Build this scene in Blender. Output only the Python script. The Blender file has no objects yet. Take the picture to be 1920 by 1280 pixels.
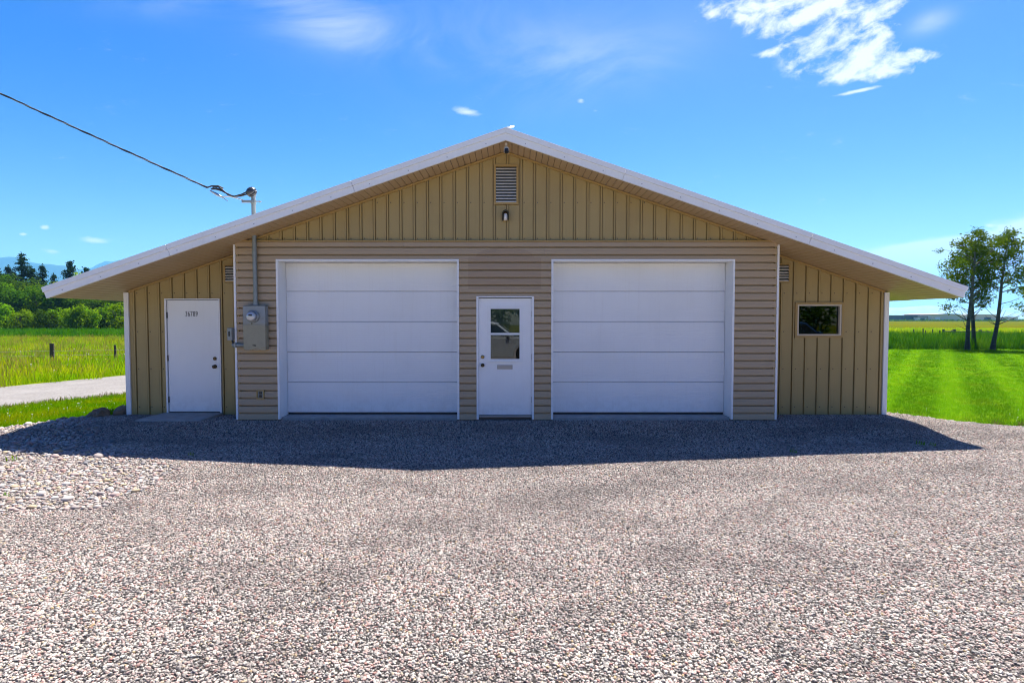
import bpy, bmesh, math, random
import numpy as np
from mathutils import Vector, Matrix, noise as mnoise

rnd = random.Random(11)
scene = bpy.context.scene
COL = scene.collection

# ------------------------------------------------------------------ camera, world, sun, exposure
F_PX, EYE = 1090.0, 1.72
PITCH = math.atan(43.0 / F_PX)
cam_d = bpy.data.cameras.new('camera')
cam = bpy.data.objects.new('camera', cam_d)
COL.objects.link(cam)
cam_d.sensor_width = 36.0
cam_d.lens = 36.0 * F_PX / 1920.0
cam_d.clip_start, cam_d.clip_end = 0.05, 30000.0
cam.location = (0, 0, EYE)
cam.rotation_euler = (math.radians(90) - PITCH, 0, 0)
scene.camera = cam

SUN_DIR = Vector((0.225, 0.470, 1.0)).normalized()      # towards the sun
SUN_EL = math.asin(SUN_DIR.z)
SUN_AZ = math.atan2(SUN_DIR.x, SUN_DIR.y)
SKY_STRENGTH = 0.058
CLOUD_WHITE = 0.37

scene.view_settings.view_transform = 'Standard'
scene.view_settings.look = 'None'
scene.view_settings.exposure = 1.55
scene.view_settings.gamma = 1.0
scene.view_settings.use_curve_mapping = False
scene.cycles.use_denoising = True
try:
    scene.cycles.denoiser = 'OPENIMAGEDENOISE'
    scene.cycles.denoising_input_passes = 'RGB_ALBEDO_NORMAL'
except Exception:
    pass
scene.cycles.pixel_filter_type = 'BLACKMAN_HARRIS'
scene.cycles.filter_width = 1.05
scene.cycles.max_bounces = 7
scene.cycles.diffuse_bounces = 4
scene.cycles.volume_bounces = 1
scene.cycles.transparent_max_bounces = 8
scene.cycles.sample_clamp_indirect = 6.0

sun_d = bpy.data.lights.new('sun', 'SUN')
sun_d.energy = 5.0
sun_d.angle = math.radians(0.5)
sun_d.color = (1.0, 0.965, 0.89)
sun = bpy.data.objects.new('sun', sun_d)
COL.objects.link(sun)
sun.location = (20, 30, 60)
sun.rotation_euler = (-SUN_DIR).to_track_quat('-Z', 'Y').to_euler()


class NT:
    """tiny helper for writing node trees as expressions"""
    def __init__(self, tree):
        self.t = tree
        self.n = tree.nodes
        self.l = tree.links

    def node(self, typ, ins=None, **props):
        nd = self.n.new(typ)
        for k, v in props.items():
            setattr(nd, k, v)
        for k, v in (ins or {}).items():
            self.put(nd.inputs[k], v)
        return nd

    def put(self, sock, v):
        if isinstance(v, bpy.types.NodeSocket):
            self.l.new(v, sock)
        elif v is not None:
            if hasattr(sock.default_value, '__len__') and not hasattr(v, '__len__'):
                v = (v,) * len(sock.default_value)
            if hasattr(sock.default_value, '__len__') and len(v) == 3 and len(sock.default_value) == 4:
                v = tuple(v) + (1.0,)
            sock.default_value = v

    def m(self, op, a, b=None, c=None, clamp=False):
        nd = self.n.new('ShaderNodeMath')
        nd.operation = op
        nd.use_clamp = clamp
        self.put(nd.inputs[0], a)
        if b is not None:
            self.put(nd.inputs[1], b)
        if c is not None:
            self.put(nd.inputs[2], c)
        return nd.outputs[0]

    def vm(self, op, a, b=None, out=0, scale=None):
        nd = self.n.new('ShaderNodeVectorMath')
        nd.operation = op
        self.put(nd.inputs[0], a)
        if b is not None:
            self.put(nd.inputs[1], b)
        if scale is not None:
            self.put(nd.inputs['Scale'], scale)
        return nd.outputs[out]

    def sep(self, v):
        nd = self.n.new('ShaderNodeSeparateXYZ')
        self.put(nd.inputs[0], v)
        return nd.outputs

    def comb(self, x, y, z):
        nd = self.n.new('ShaderNodeCombineXYZ')
        for i, v in enumerate((x, y, z)):
            self.put(nd.inputs[i], v)
        return nd.outputs[0]

    def mix(self, f, a, b, blend='MIX'):
        nd = self.n.new('ShaderNodeMix')
        nd.data_type = 'RGBA'
        nd.blend_type = blend
        self.put(nd.inputs[0], f)
        self.put(nd.inputs[6], a)
        self.put(nd.inputs[7], b)
        return nd.outputs[2]

    def noise(self, vec, scale, detail=3.0, rough=0.55, dist=0.0, out=0):
        nd = self.n.new('ShaderNodeTexNoise')
        self.put(nd.inputs['Vector'], vec)
        nd.inputs['Scale'].default_value = scale
        nd.inputs['Detail'].default_value = detail
        nd.inputs['Roughness'].default_value = rough
        nd.inputs['Distortion'].default_value = dist
        return nd.outputs[out]

    def ramp(self, f, stops, interp='LINEAR'):
        nd = self.n.new('ShaderNodeValToRGB')
        nd.color_ramp.interpolation = interp
        els = nd.color_ramp.elements
        while len(els) < len(stops):
            els.new(0.5)
        for e, (p, c) in zip(els, stops):
            e.position = p
            if not hasattr(c, '__len__'):
                c = (c, c, c)
            e.color = tuple(c) + (1.0,) if len(c) == 3 else c
        self.put(nd.inputs[0], f)
        return nd.outputs[0]

    def smooth(self, v, a, b):
        nd = self.n.new('ShaderNodeMapRange')
        nd.interpolation_type = 'SMOOTHSTEP'
        self.put(nd.inputs[0], v)
        nd.inputs[1].default_value = a
        nd.inputs[2].default_value = b
        nd.inputs[3].default_value = 0.0
        nd.inputs[4].default_value = 1.0
        return nd.outputs[0]

    def pos(self):
        return self.n.new('ShaderNodeNewGeometry').outputs['Position']

    def objrand(self):
        return self.n.new('ShaderNodeObjectInfo').outputs['Random']


# world: Nishita sky with a few clouds that belong to directions of the sky
world = bpy.data.worlds.new('World')
scene.world = world
world.use_nodes = True
wt = world.node_tree
wt.nodes.clear()
W = NT(wt)
sky = wt.nodes.new('ShaderNodeTexSky')
sky.sky_type = 'NISHITA'
sky.sun_disc = False
sky.sun_elevation = SUN_EL
sky.sun_rotation = SUN_AZ
sky.altitude = 900.0
sky.air_density = 1.0
sky.dust_density = 1.6
sky.ozone_density = 2.0
hs = W.node('ShaderNodeHueSaturation', {'Hue': 0.522, 'Saturation': 1.60, 'Value': 1.0, 'Color': sky.outputs[0]})
skyc = hs.outputs[0]
d = W.vm('NORMALIZE', wt.nodes.new('ShaderNodeTexCoord').outputs['Generated'])
dx, dy, dz = W.sep(d)
ay = W.m('MAXIMUM', W.m('ABSOLUTE', dy), 0.04)
gu = W.m('DIVIDE', dx, ay)
gw = W.m('DIVIDE', dz, ay)


def px_dir(px, py):
    u, v = (px - 960) / F_PX, (640 - py) / F_PX
    c, s = math.cos(PITCH), math.sin(PITCH)
    y, z = c + v * s, -s + v * c
    return u / y, z / y


def blob(px, py, rx, ry, rot=0.0):
    """soft elliptical mask round one direction of the sky"""
    u0, w0 = px_dir(px, py)
    a = W.m('SUBTRACT', gu, u0)
    b = W.m('SUBTRACT', gw, w0)
    c, s = math.cos(math.radians(rot)), math.sin(math.radians(rot))
    p = W.m('ADD', W.m('MULTIPLY', a, c * F_PX / rx), W.m('MULTIPLY', b, s * F_PX / rx))
    q = W.m('ADD', W.m('MULTIPLY', a, -s * F_PX / ry), W.m('MULTIPLY', b, c * F_PX / ry))
    r2 = W.m('ADD', W.m('MULTIPLY', p, p), W.m('MULTIPLY', q, q))
    return W.m('POWER', 2.718, W.m('MULTIPLY', r2, -1.0))


def addall(ms):
    r = ms[0]
    for q in ms[1:]:
        r = W.m('ADD', r, q)
    return r


ca, sa = math.cos(math.radians(27)), math.sin(math.radians(27))
along = W.m('ADD', W.m('MULTIPLY', gu, ca), W.m('MULTIPLY', gw, sa))
cross = W.m('ADD', W.m('MULTIPLY', gu, -sa), W.m('MULTIPLY', gw, ca))
streak = W.comb(W.m('MULTIPLY', along, 16.0), W.m('MULTIPLY', cross, 34.0), 2.3)
n1 = W.m('ADD', W.m('MULTIPLY', W.noise(streak, 1.0, 9.0, 0.62, 0.4), 0.62), W.m('MULTIPLY', W.noise(W.comb(W.m('MULTIPLY', gu, 24.0), W.m('MULTIPLY', gw, 30.0), 1.7), 1.0, 8.0, 0.6, 0.3), 0.38))
n2 = W.noise(W.comb(W.m('MULTIPLY', gu, 14.0), W.m('MULTIPLY', gw, 40.0), 7.7), 1.0, 6.0, 0.6, 0.3)
big = addall([blob(1345, 18, 30, 18, 20), blob(1440, 12, 70, 32, 15), blob(1510, 22, 90, 34, 22), blob(1600, 38, 95, 30, 22),
              blob(1680, 12, 45, 12, 28), blob(1560, 72, 70, 22, 25), blob(1640, 88, 60, 26, 30), blob(1590, 128, 95, 24, 4),
              blob(1670, 118, 85, 20, 12), blob(1735, 104, 28, 10, 5), blob(1440, 98, 32, 8, 14), blob(1520, -40, 160, 40, 10),
              blob(1400, 26, 18, 10, 20)])
bigm = W.smooth(W.m('ADD', W.m('MULTIPLY', W.m('MINIMUM', big, 1.1), 0.60), W.m('MULTIPLY', W.m('SUBTRACT', n1, 0.5), 3.2)), 0.20, 0.88)
bigm = W.m('MULTIPLY', bigm, W.smooth(big, 0.12, 0.45))
small = addall([W.m('MULTIPLY', blob(872, 210, 36, 10, -12), 0.9), blob(178, 450, 30, 7, -5), blob(97, 471, 22, 5, -4), blob(83, 426, 9, 4), blob(43, 439, 8, 3),
                W.m('MULTIPLY', blob(1117, 208, 10, 4), 0.6), W.m('MULTIPLY', blob(1090, 188, 8, 6), 0.5), blob(1855, 424, 12, 5), blob(1880, 425, 11, 5), blob(1605, 172, 50, 4, 12)])
smallm = W.smooth(W.m('ADD', small, W.m('MULTIPLY', W.m('SUBTRACT', n2, 0.5), 2.2)), 0.30, 1.05)
smallm = W.m('MULTIPLY', smallm, 0.85)
wisp = addall([W.m('MULTIPLY', blob(640, 50, 150, 48, -22), 0.42), W.m('MULTIPLY', blob(1090, 130, 200, 55, 15), 0.24), W.m('MULTIPLY', blob(820, 60, 300, 80, -6), 0.26),
               W.m('MULTIPLY', blob(1745, 42, 40, 18, 20), 0.5), W.m('MULTIPLY', blob(300, 0, 160, 30, 0), 0.15)])
n3 = W.noise(W.comb(W.m('MULTIPLY', gu, 3.0), W.m('MULTIPLY', gw, 6.5), 4.1), 1.0, 6.0, 0.6, 0.8)
wispm = W.m('MULTIPLY', wisp, W.smooth(n3, 0.28, 0.72))
bank = addall([blob(1760, 462, 120, 13, 6), blob(1830, 490, 150, 22, 3), blob(1930, 440, 70, 22, 10), blob(1700, 498, 60, 10, 0), blob(2100, 470, 200, 50, 0),
               W.m('MULTIPLY', blob(1800, 562, 300, 30, 0), 1.3)])
bankm = W.m('MULTIPLY', W.smooth(W.m('ADD', W.m('MULTIPLY', bank, 2.1), W.m('MULTIPLY', W.m('SUBTRACT', n2, 0.5), 1.1)), 0.1, 1.05), 0.92)
cov = W.m('MAXIMUM', W.m('MAXIMUM', bigm, smallm), W.m('MAXIMUM', wispm, bankm))
cov = W.m('MULTIPLY', cov, W.smooth(dz, 0.0, 0.03))
cw = CLOUD_WHITE / SKY_STRENGTH
skyc = W.mix(cov, skyc, (cw, cw, cw * 1.01))
bg = W.node('ShaderNodeBackground', {'Color': skyc, 'Strength': SKY_STRENGTH})
wo = wt.nodes.new('ShaderNodeOutputWorld')
wt.links.new(bg.outputs[0], wo.inputs['Surface'])


# ------------------------------------------------------------------ materials
def new_mat(name):
    m = bpy.data.materials.new(name)
    m.use_nodes = True
    m.node_tree.nodes.clear()
    t = NT(m.node_tree)
    out = t.n.new('ShaderNodeOutputMaterial')
    return m, t, out


def principled(name, color=(.5, .5, .5), rough=0.5, metal=0.0, spec=0.5, color_fn=None, bump_fn=None, bump=0.3, bdist=0.01, transl=0.0):
    m, t, out = new_mat(name)
    b = t.n.new('ShaderNodeBsdfPrincipled')
    c = color_fn(t) if color_fn else color
    t.put(b.inputs['Base Color'], c)
    t.put(b.inputs['Roughness'], rough)
    b.inputs['Metallic'].default_value = metal
    b.inputs['Specular IOR Level'].default_value = spec
    if bump_fn:
        bn = t.n.new('ShaderNodeBump')
        bn.inputs['Strength'].default_value = bump
        bn.inputs['Distance'].default_value = bdist
        t.put(bn.inputs['Height'], bump_fn(t))
        t.l.new(bn.outputs[0], b.inputs['Normal'])
    if transl:
        tr = t.node('ShaderNodeBsdfTranslucent', {'Color': c})
        mx = t.node('ShaderNodeMixShader', {0: transl})
        t.l.new(b.outputs[0], mx.inputs[1])
        t.l.new(tr.outputs[0], mx.inputs[2])
        t.l.new(mx.outputs[0], out.inputs[0])
    else:
        t.l.new(b.outputs[0], out.inputs[0])
    return m


def dirt(base, amount=0.12, scale=1.6, streaks=True, tint=(0.62, 0.56, 0.46)):
    def fn(t):
        p = t.pos()
        n = t.noise(p, scale, 5.0, 0.6)
        f = t.m('MULTIPLY', t.smooth(n, 0.42, 0.75), amount)
        c = t.mix(f, base, tuple(a * b for a, b in zip(base, tint)))
        if streaks:
            x, y, z = t.sep(p)
            s = t.noise(t.comb(t.m('MULTIPLY', x, 26.0), t.m('MULTIPLY', y, 26.0), t.m('MULTIPLY', z, 0.9)), 1.0, 3.0, 0.6)
            f2 = t.m('MULTIPLY', t.smooth(s, 0.5, 0.8), amount * 0.8)
            c = t.mix(f2, c, tuple(a * b for a, b in zip(base, tint)))
        return c
    return fn


def fine_bump(scale):
    return lambda t: t.noise(t.pos(), scale, 4.0, 0.6)


M = {}
M['tan'] = principled('tan_metal_panel', rough=0.42, color_fn=dirt((0.405, 0.295, 0.110), 0.22, 1.1), bump_fn=fine_bump(5.0), bump=0.12, bdist=0.01)
M['tan_trim'] = principled('tan_trim', rough=0.45, color_fn=dirt((0.40, 0.26, 0.08), 0.15))


def siding_col(t):
    p = t.pos()
    x, y, z = t.sep(p)
    base = (0.455, 0.338, 0.208)
    rn = t.objrand()
    c = t.mix(t.m('MULTIPLY', rn, 0.22), base, (0.385, 0.287, 0.178))
    s = t.noise(t.comb(t.m('MULTIPLY', x, 3.0), y, t.m('MULTIPLY', z, 60.0)), 1.0, 4.0, 0.6)
    c = t.mix(t.m('MULTIPLY', t.smooth(s, 0.4, 0.8), 0.16), c, (0.34, 0.22, 0.13))
    # less faded patch where an arched sign board once hung
    inx = t.m('MULTIPLY', t.smooth(x, -0.755, -0.742), t.smooth(x, 0.507, 0.494))
    inx = t.m('MULTIPLY', t.m('GREATER_THAN', x, -0.75), t.m('LESS_THAN', x, 0.50))
    e = t.m('DIVIDE', t.m('ADD', x, 0.125), 0.5)
    arch = t.m('ADD', 2.76, t.m('MULTIPLY', t.m('SQRT', t.m('MAXIMUM', t.m('SUBTRACT', 1.0, t.m('MULTIPLY', e, e)), 0.0)), 0.17))
    inz = t.m('MULTIPLY', t.m('GREATER_THAN', z, 2.22), t.m('LESS_THAN', z, arch))
    ghost = t.m('MULTIPLY', t.m('MULTIPLY', inx, inz), 0.42)
    c = t.mix(ghost, c, (0.34, 0.23, 0.14))
    st = t.noise(t.vm('MULTIPLY', p, (1.4, 1.0, 2.5)), 1.0, 4.0, 0.6)
    c = t.mix(t.m('MULTIPLY', t.smooth(st, 0.58, 0.8), 0.22), c, (0.16, 0.13, 0.105))
    return c


M['siding'] = principled('brown_vinyl_siding', rough=0.5, color_fn=siding_col, bump_fn=lambda t: t.noise(t.vm('MULTIPLY', t.pos(), (4, 4, 90)), 1.0, 3.0), bump=0.10, bdist=0.004)
M['white'] = principled('white_paint', rough=0.42, color_fn=dirt((0.86, 0.86, 0.85), 0.10, 2.0))


def splash(base, amount, scale):
    inner = dirt(base, amount, scale)

    def fn(t):
        c = inner(t)
        x, y, z = t.sep(t.pos())
        n = t.noise(t.pos(), 7.0, 6.0, 0.7)
        n2 = t.noise(t.pos(), 60.0, 3.0, 0.6)
        f = t.m('MULTIPLY', t.m('MULTIPLY', t.smooth(z, 0.50, 0.02), t.smooth(n, 0.38, 0.66)), t.m('ADD', 0.08, t.m('MULTIPLY', n2, 0.16)))
        return t.mix(f, c, (0.36, 0.31, 0.25))
    return fn


def gd_bump(t):
    x, y, z = t.sep(t.pos())
    w = t.m('SINE', t.m('MULTIPLY', z, 2 * math.pi / 0.034))
    n = t.noise(t.vm('MULTIPLY', t.pos(), (30, 30, 60)), 1.0, 3.0)
    return t.m('ADD', t.smooth(w, 0.55, 0.95), t.m('MULTIPLY', n, 0.35))


M['door_white'] = principled('white_door_paint', rough=0.38, color_fn=splash((0.88, 0.88, 0.87), 0.08, 1.2))
M['garage_white'] = principled('white_garage_door', rough=0.45, color_fn=splash((0.88, 0.88, 0.87), 0.10, 1.0), bump_fn=gd_bump, bump=0.5, bdist=0.003)
M['soffit'] = principled('tan_soffit', rough=0.5, color_fn=dirt((0.55, 0.395, 0.225), 0.14, 1.2, False))
M['roof'] = principled('white_metal_roof', rough=0.35, color_fn=dirt((0.78, 0.78, 0.78), 0.12, 0.6, False))
M['dark'] = principled('dark_gap', (0.02, 0.02, 0.02), 0.8)
M['black'] = principled('black_plastic', (0.018, 0.018, 0.018), 0.4)
M['screw'] = principled('screw_metal', (0.13, 0.10, 0.06), 0.5, 0.4)
M['screw_white'] = principled('white_screw_metal', (0.42, 0.42, 0.44), 0.45, 0.3)
M['bronze'] = principled('aged_brass', (0.10, 0.065, 0.03), 0.35, 0.9)
M['brass'] = principled('worn_brass', (0.32, 0.21, 0.08), 0.3, 0.9)
M['steel'] = principled('galvanised_steel', rough=0.5, metal=0.35, color_fn=dirt((0.27, 0.30, 0.29), 0.35, 9.0, False))
M['nickel'] = principled('brushed_nickel', (0.34, 0.335, 0.33), 0.42, 0.5)


def conc(base, s=6.0):
    def fn(t):
        n = t.noise(t.pos(), s, 6.0, 0.65)
        n2 = t.noise(t.pos(), s * 9, 3.0, 0.6)
        c = t.ramp(n, [(0.3, tuple(a * 0.72 for a in base)), (0.7, tuple(a * 1.15 for a in base))])
        return t.mix(t.m('MULTIPLY', n2, 0.35), c, tuple(a * 0.6 for a in base))
    return fn


M['concrete'] = principled('concrete', rough=0.9, color_fn=conc((0.36, 0.36, 0.34)), bump_fn=fine_bump(50), bump=0.3, bdist=0.004)
M['foundation'] = principled('dark_foundation', rough=0.9, color_fn=conc((0.13, 0.11, 0.09)), bump_fn=fine_bump(30), bump=0.4)
M['interior'] = principled('interior_board', (0.10, 0.09, 0.08), 0.9)
M['blind'] = principled('grey_blind', (0.10, 0.125, 0.125), 0.7)


def box_paint(t):
    p = t.pos()
    x, y, z = t.sep(p)
    lowz = t.smooth(z, 1.66, 1.58)
    n = t.noise(p, 7.0, 5.0, 0.65)
    c = t.mix(lowz, (0.30, 0.325, 0.32), (0.33, 0.30, 0.20))
    c = t.mix(t.m('MULTIPLY', t.smooth(n, 0.42, 0.7), 0.45), c, (0.24, 0.23, 0.17))
    r = t.noise(t.vm('MULTIPLY', p, (12, 12, 30)), 1.0, 4.0)
    rust = t.m('MULTIPLY', t.smooth(r, 0.5, 0.7), t.smooth(z, 1.26, 1.20))
    return t.mix(rust, c, (0.28, 0.14, 0.03))


M['box_paint'] = principled('weathered_grey_box_paint', rough=0.5, color_fn=box_paint)
M['cast'] = principled('grey_cast_metal', (0.28, 0.30, 0.30), 0.5, 0.4)
M['meter_glass'] = principled('meter_cover', (0.50, 0.52, 0.54), 0.12, 0.3, 0.6)
M['cam_white'] = principled('cream_plastic', (0.62, 0.55, 0.45), 0.4)
M['ink'] = principled('black_lettering', (0.012, 0.012, 0.012), 0.5)
M['cable'] = principled('black_cable', (0.02, 0.02, 0.021), 0.5)
M['bare_wire'] = principled('bare_aluminium_wire', (0.5, 0.5, 0.5), 0.35, 0.8)


def glass(name, tint=(0.9, 0.95, 0.95)):
    m, t, out = new_mat(name)
    fr = t.node('ShaderNodeFresnel', {'IOR': 1.52})
    tr = t.node('ShaderNodeBsdfTransparent', {'Color': tint})
    gl = t.node('ShaderNodeBsdfGlossy', {'Color': (1, 1, 1), 'Roughness': 0.015})
    mx = t.n.new('ShaderNodeMixShader')
    t.put(mx.inputs[0], t.m('MULTIPLY', fr.outputs[0], 1.25, clamp=True))
    t.l.new(tr.outputs[0], mx.inputs[1])
    t.l.new(gl.outputs[0], mx.inputs[2])
    t.l.new(mx.outputs[0], out.inputs[0])
    return m


M['glass'] = glass('window_glass', (0.75, 0.8, 0.8))
M['glass_dark'] = glass('tinted_window_glass', (0.25, 0.28, 0.26))


# ------------------------------------------------------------------ object helpers
def tag(o, label=None, cat=None, group=None, kind=None):
    if label:
        o['label'] = label
    if cat:
        o['category'] = cat
    if group:
        o['group'] = group
    if kind:
        o['kind'] = kind
    return o


def thing(name, label, cat, loc=(0, 0, 0), rz=0.0, group=None):
    o = bpy.data.objects.new(name, None)
    COL.objects.link(o)
    o.empty_display_size = 0.2
    o.location = loc
    o.rotation_euler = (0, 0, rz)
    return tag(o, label, cat, group)


def origin_of(o):
    v = Vector((0, 0, 0))
    while o is not None:
        v += o.location
        o = o.parent
    return v


class MB:
    """collects shapes in world coordinates and links them as one mesh object"""
    def __init__(self):
        self.v, self.f, self.sm = [], [], []

    def add(self, vs, fs, smooth=False):
        k = len(self.v)
        self.v += [tuple(p) for p in vs]
        self.f += [tuple(i + k for i in q) for q in fs]
        self.sm += [smooth] * len(fs)
        return self

    def box(self, x0, x1, y0, y1, z0, z1):
        vs = [(x0, y0, z0), (x1, y0, z0), (x1, y1, z0), (x0, y1, z0), (x0, y0, z1), (x1, y0, z1), (x1, y1, z1), (x0, y1, z1)]
        return self.add(vs, [(0, 3, 2, 1), (4, 5, 6, 7), (0, 1, 5, 4), (1, 2, 6, 5), (2, 3, 7, 6), (3, 0, 4, 7)])

    def prism(self, pts, y0, y1):
        """polygon in (x, z), anticlockwise seen from the camera side (-y), between y0 (front) and y1"""
        n = len(pts)
        vs = [(x, y0, z) for x, z in pts] + [(x, y1, z) for x, z in pts]
        fs = [tuple(range(n)), tuple(range(2 * n - 1, n - 1, -1))]
        fs += [(i, n + i, n + (i + 1) % n, (i + 1) % n) for i in range(n)]
        return self.add(vs, fs)

    def tube(self, path, rad, n=10, caps=True, smooth=True):
        path = [Vector(p) for p in path]
        if not hasattr(rad, '__len__'):
            rad = [rad] * len(path)
        vs, fs = [], []
        up = None
        for i, p in enumerate(path):
            a = path[max(i - 1, 0)]
            b = path[min(i + 1, len(path) - 1)]
            tdir = (b - a).normalized()
            if up is None:
                up = Vector((0, 0, 1)) if abs(tdir.z) < 0.9 else Vector((0, 1, 0))
            s = tdir.cross(up).normalized()
            up = s.cross(tdir).normalized()
            for k in range(n):
                a2 = 2 * math.pi * k / n
                vs.append(p + (s * math.cos(a2) + up * math.sin(a2)) * rad[i])
        for i in range(len(path) - 1):
            for k in range(n):
                fs.append((i * n + k, i * n + (k + 1) % n, (i + 1) * n + (k + 1) % n, (i + 1) * n + k))
        self.add(vs, fs, smooth)
        if caps:
            self.add(vs[:n], [tuple(range(n - 1, -1, -1))])
            self.add(vs[-n:], [tuple(range(n))])
        return self

    def lathe(self, prof, center, axis='Y', n=20, smooth=True):
        """profile of (radius, offset along axis)"""
        c = Vector(center)
        A = {'X': Vector((1, 0, 0)), 'Y': Vector((0, 1, 0)), 'Z': Vector((0, 0, 1))}[axis]
        B = {'X': Vector((0, 1, 0)), 'Y': Vector((0, 0, 1)), 'Z': Vector((1, 0, 0))}[axis]
        C = A.cross(B)
        vs, fs = [], []
        for r, o in prof:
            for k in range(n):
                a = 2 * math.pi * k / n
                vs.append(c + A * o + (B * math.cos(a) + C * math.sin(a)) * r)
        for i in range(len(prof) - 1):
            for k in range(n):
                fs.append((i * n + k, i * n + (k + 1) % n, (i + 1) * n + (k + 1) % n, (i + 1) * n + k))
        fs.append(tuple(range(n - 1, -1, -1)))
        fs.append(tuple(range((len(prof) - 1) * n, len(prof) * n)))
        return self.add(vs, fs, smooth)

    def mesh(self, name, org=(0, 0, 0)):
        me = bpy.data.meshes.new(name)
        o = Vector(org)
        me.from_pydata([(a - o.x, b - o.y, c - o.z) for a, b, c in self.v], [], self.f)
        me.polygons.foreach_set('use_smooth', self.sm)
        me.update()
        return me

    def build(self, name, mat, parent=None, bevel=0.0, label=None, org=None, recalc=True):
        o_p = origin_of(parent) if parent is not None else Vector(org or (0, 0, 0))
        me = self.mesh(name, o_p)
        if recalc:
            bm = bmesh.new()
            bm.from_mesh(me)
            bmesh.ops.recalc_face_normals(bm, faces=bm.faces)
            bm.to_mesh(me)
            bm.free()
        me.materials.append(mat)
        o = bpy.data.objects.new(name, me)
        COL.objects.link(o)
        if parent is not None:
            o.parent = parent
        else:
            o.location = o_p
        if bevel:
            md = o.modifiers.new('bevel', 'BEVEL')
            md.width = bevel
            md.segments = 2
            md.limit_method = 'ANGLE'
        if label:
            o['label'] = label
        return o


def link_copy(src, loc, parent=None, rot=None, scale=None):
    o = src.copy()
    COL.objects.link(o)
    o.location = loc
    if rot is not None:
        o.rotation_euler = rot
    if scale is not None:
        o.scale = scale
    if parent is not None:
        o.parent = parent
    return o


def text_mesh(body, name, mat, parent, center, height, xscale=0.62, depth=0.002, bold=0.0, space=1.0):
    cu = bpy.data.curves.new('lettering', 'FONT')
    cu.body = body
    cu.size = height / 0.72
    cu.align_x, cu.align_y = 'CENTER', 'CENTER'
    cu.extrude = depth / 2
    cu.offset = bold
    cu.space_character = space
    tmp = bpy.data.objects.new('lettering', cu)
    me = bpy.data.meshes.new_from_object(tmp)
    org = origin_of(parent)
    mat4 = Matrix.Translation(Vector(center) - org) @ Matrix.Rotation(math.radians(90), 4, 'X') @ Matrix.Diagonal((xscale, 1, 1, 1))
    me.transform(mat4)
    me.materials.clear()
    me.materials.append(mat)
    o = bpy.data.objects.new(name, me)
    COL.objects.link(o)
    o.parent = parent
    bpy.data.objects.remove(tmp)
    return o


# ------------------------------------------------------------------ ground
def sstep(a, b, x):
    t = min(max((x - a) / (b - a), 0.0), 1.0)
    return t * t * (3 - 2 * t)


def gz(x, y):
    """height of the gravel yard"""
    h = -0.15 + 0.105 * sstep(8.7, 10.0, y) * (1 - sstep(7.3, 9.5, abs(x + 0.1)))
    h += 0.018 * mnoise.noise(Vector((x * 0.55, y * 0.55, 3.1))) * (1 - sstep(8.8, 9.8, y))
    return h


def poly_obj(name, pts, z, mat, kind='structure', sub=0):
    bm = bmesh.new()
    vs = [bm.verts.new((x, y, z)) for x, y in pts]
    f = bm.faces.new(vs)
    if f.normal.z < 0 or True:
        bm.normal_update()
        if f.normal.z < 0:
            f.normal_flip()
    bmesh.ops.triangulate(bm, faces=bm.faces[:])
    me = bpy.data.meshes.new(name)
    bm.to_mesh(me)
    bm.free()
    me.materials.append(mat)
    o = bpy.data.objects.new(name, me)
    COL.objects.link(o)
    if kind:
        o['kind'] = kind
    return o


def field_col(t):
    p = t.pos()
    x, y, z = t.sep(p)
    n = t.noise(t.vm('MULTIPLY', p, (0.02, 0.05, 0.0)), 1.0, 5.0, 0.6)
    n2 = t.noise(t.vm('MULTIPLY', p, (0.5, 0.5, 0.0)), 1.0, 5.0, 0.7)
    c = t.ramp(n, [(0.30, (0.045, 0.090, 0.001)), (0.45, (0.075, 0.095, 0.001)), (0.58, (0.130, 0.098, 0.001)), (0.75, (0.062, 0.095, 0.001))])
    return t.mix(t.m('MULTIPLY', n2, 0.5), c, (0.04, 0.065, 0.003))


M['field'] = principled('far_field', rough=0.95, spec=0.0, color_fn=field_col)
GM = MB()
GM.add([(-9500, -150, -0.19), (9500, -150, -0.19), (9500, 9500, -0.19), (-9500, 9500, -0.19)], [(0, 1, 2, 3)])
ground = GM.build('ground', M['field'])
ground['kind'] = 'structure'


def gravel_base_col(t):
    p = t.pos()
    v = t.n.new('ShaderNodeTexVoronoi')
    t.put(v.inputs['Vector'], p)
    v.inputs['Scale'].default_value = 46.0
    h = t.sep(v.outputs['Color'])[0]
    c = t.ramp(h, [(0.0, (0.12, 0.105, 0.097)), (0.3, (0.26, 0.22, 0.20)), (0.6, (0.38, 0.33, 0.30)), (1.0, (0.52, 0.47, 0.43))])
    edge = t.smooth(v.outputs['Distance'], 0.25, 0.62)
    return t.mix(edge, c, (0.035, 0.030, 0.028))


def vor_h(scale):
    def fn(t):
        v = t.n.new('ShaderNodeTexVoronoi')
        t.put(v.inputs['Vector'], t.pos())
        v.inputs['Scale'].default_value = scale
        return t.m('SUBTRACT', 1.0, v.outputs['Distance'])
    return fn


M['gravel_base'] = principled('gravel_base', rough=0.9, spec=0.2, color_fn=gravel_base_col, bump_fn=vor_h(46.0), bump=0.9, bdist=0.02)


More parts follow.
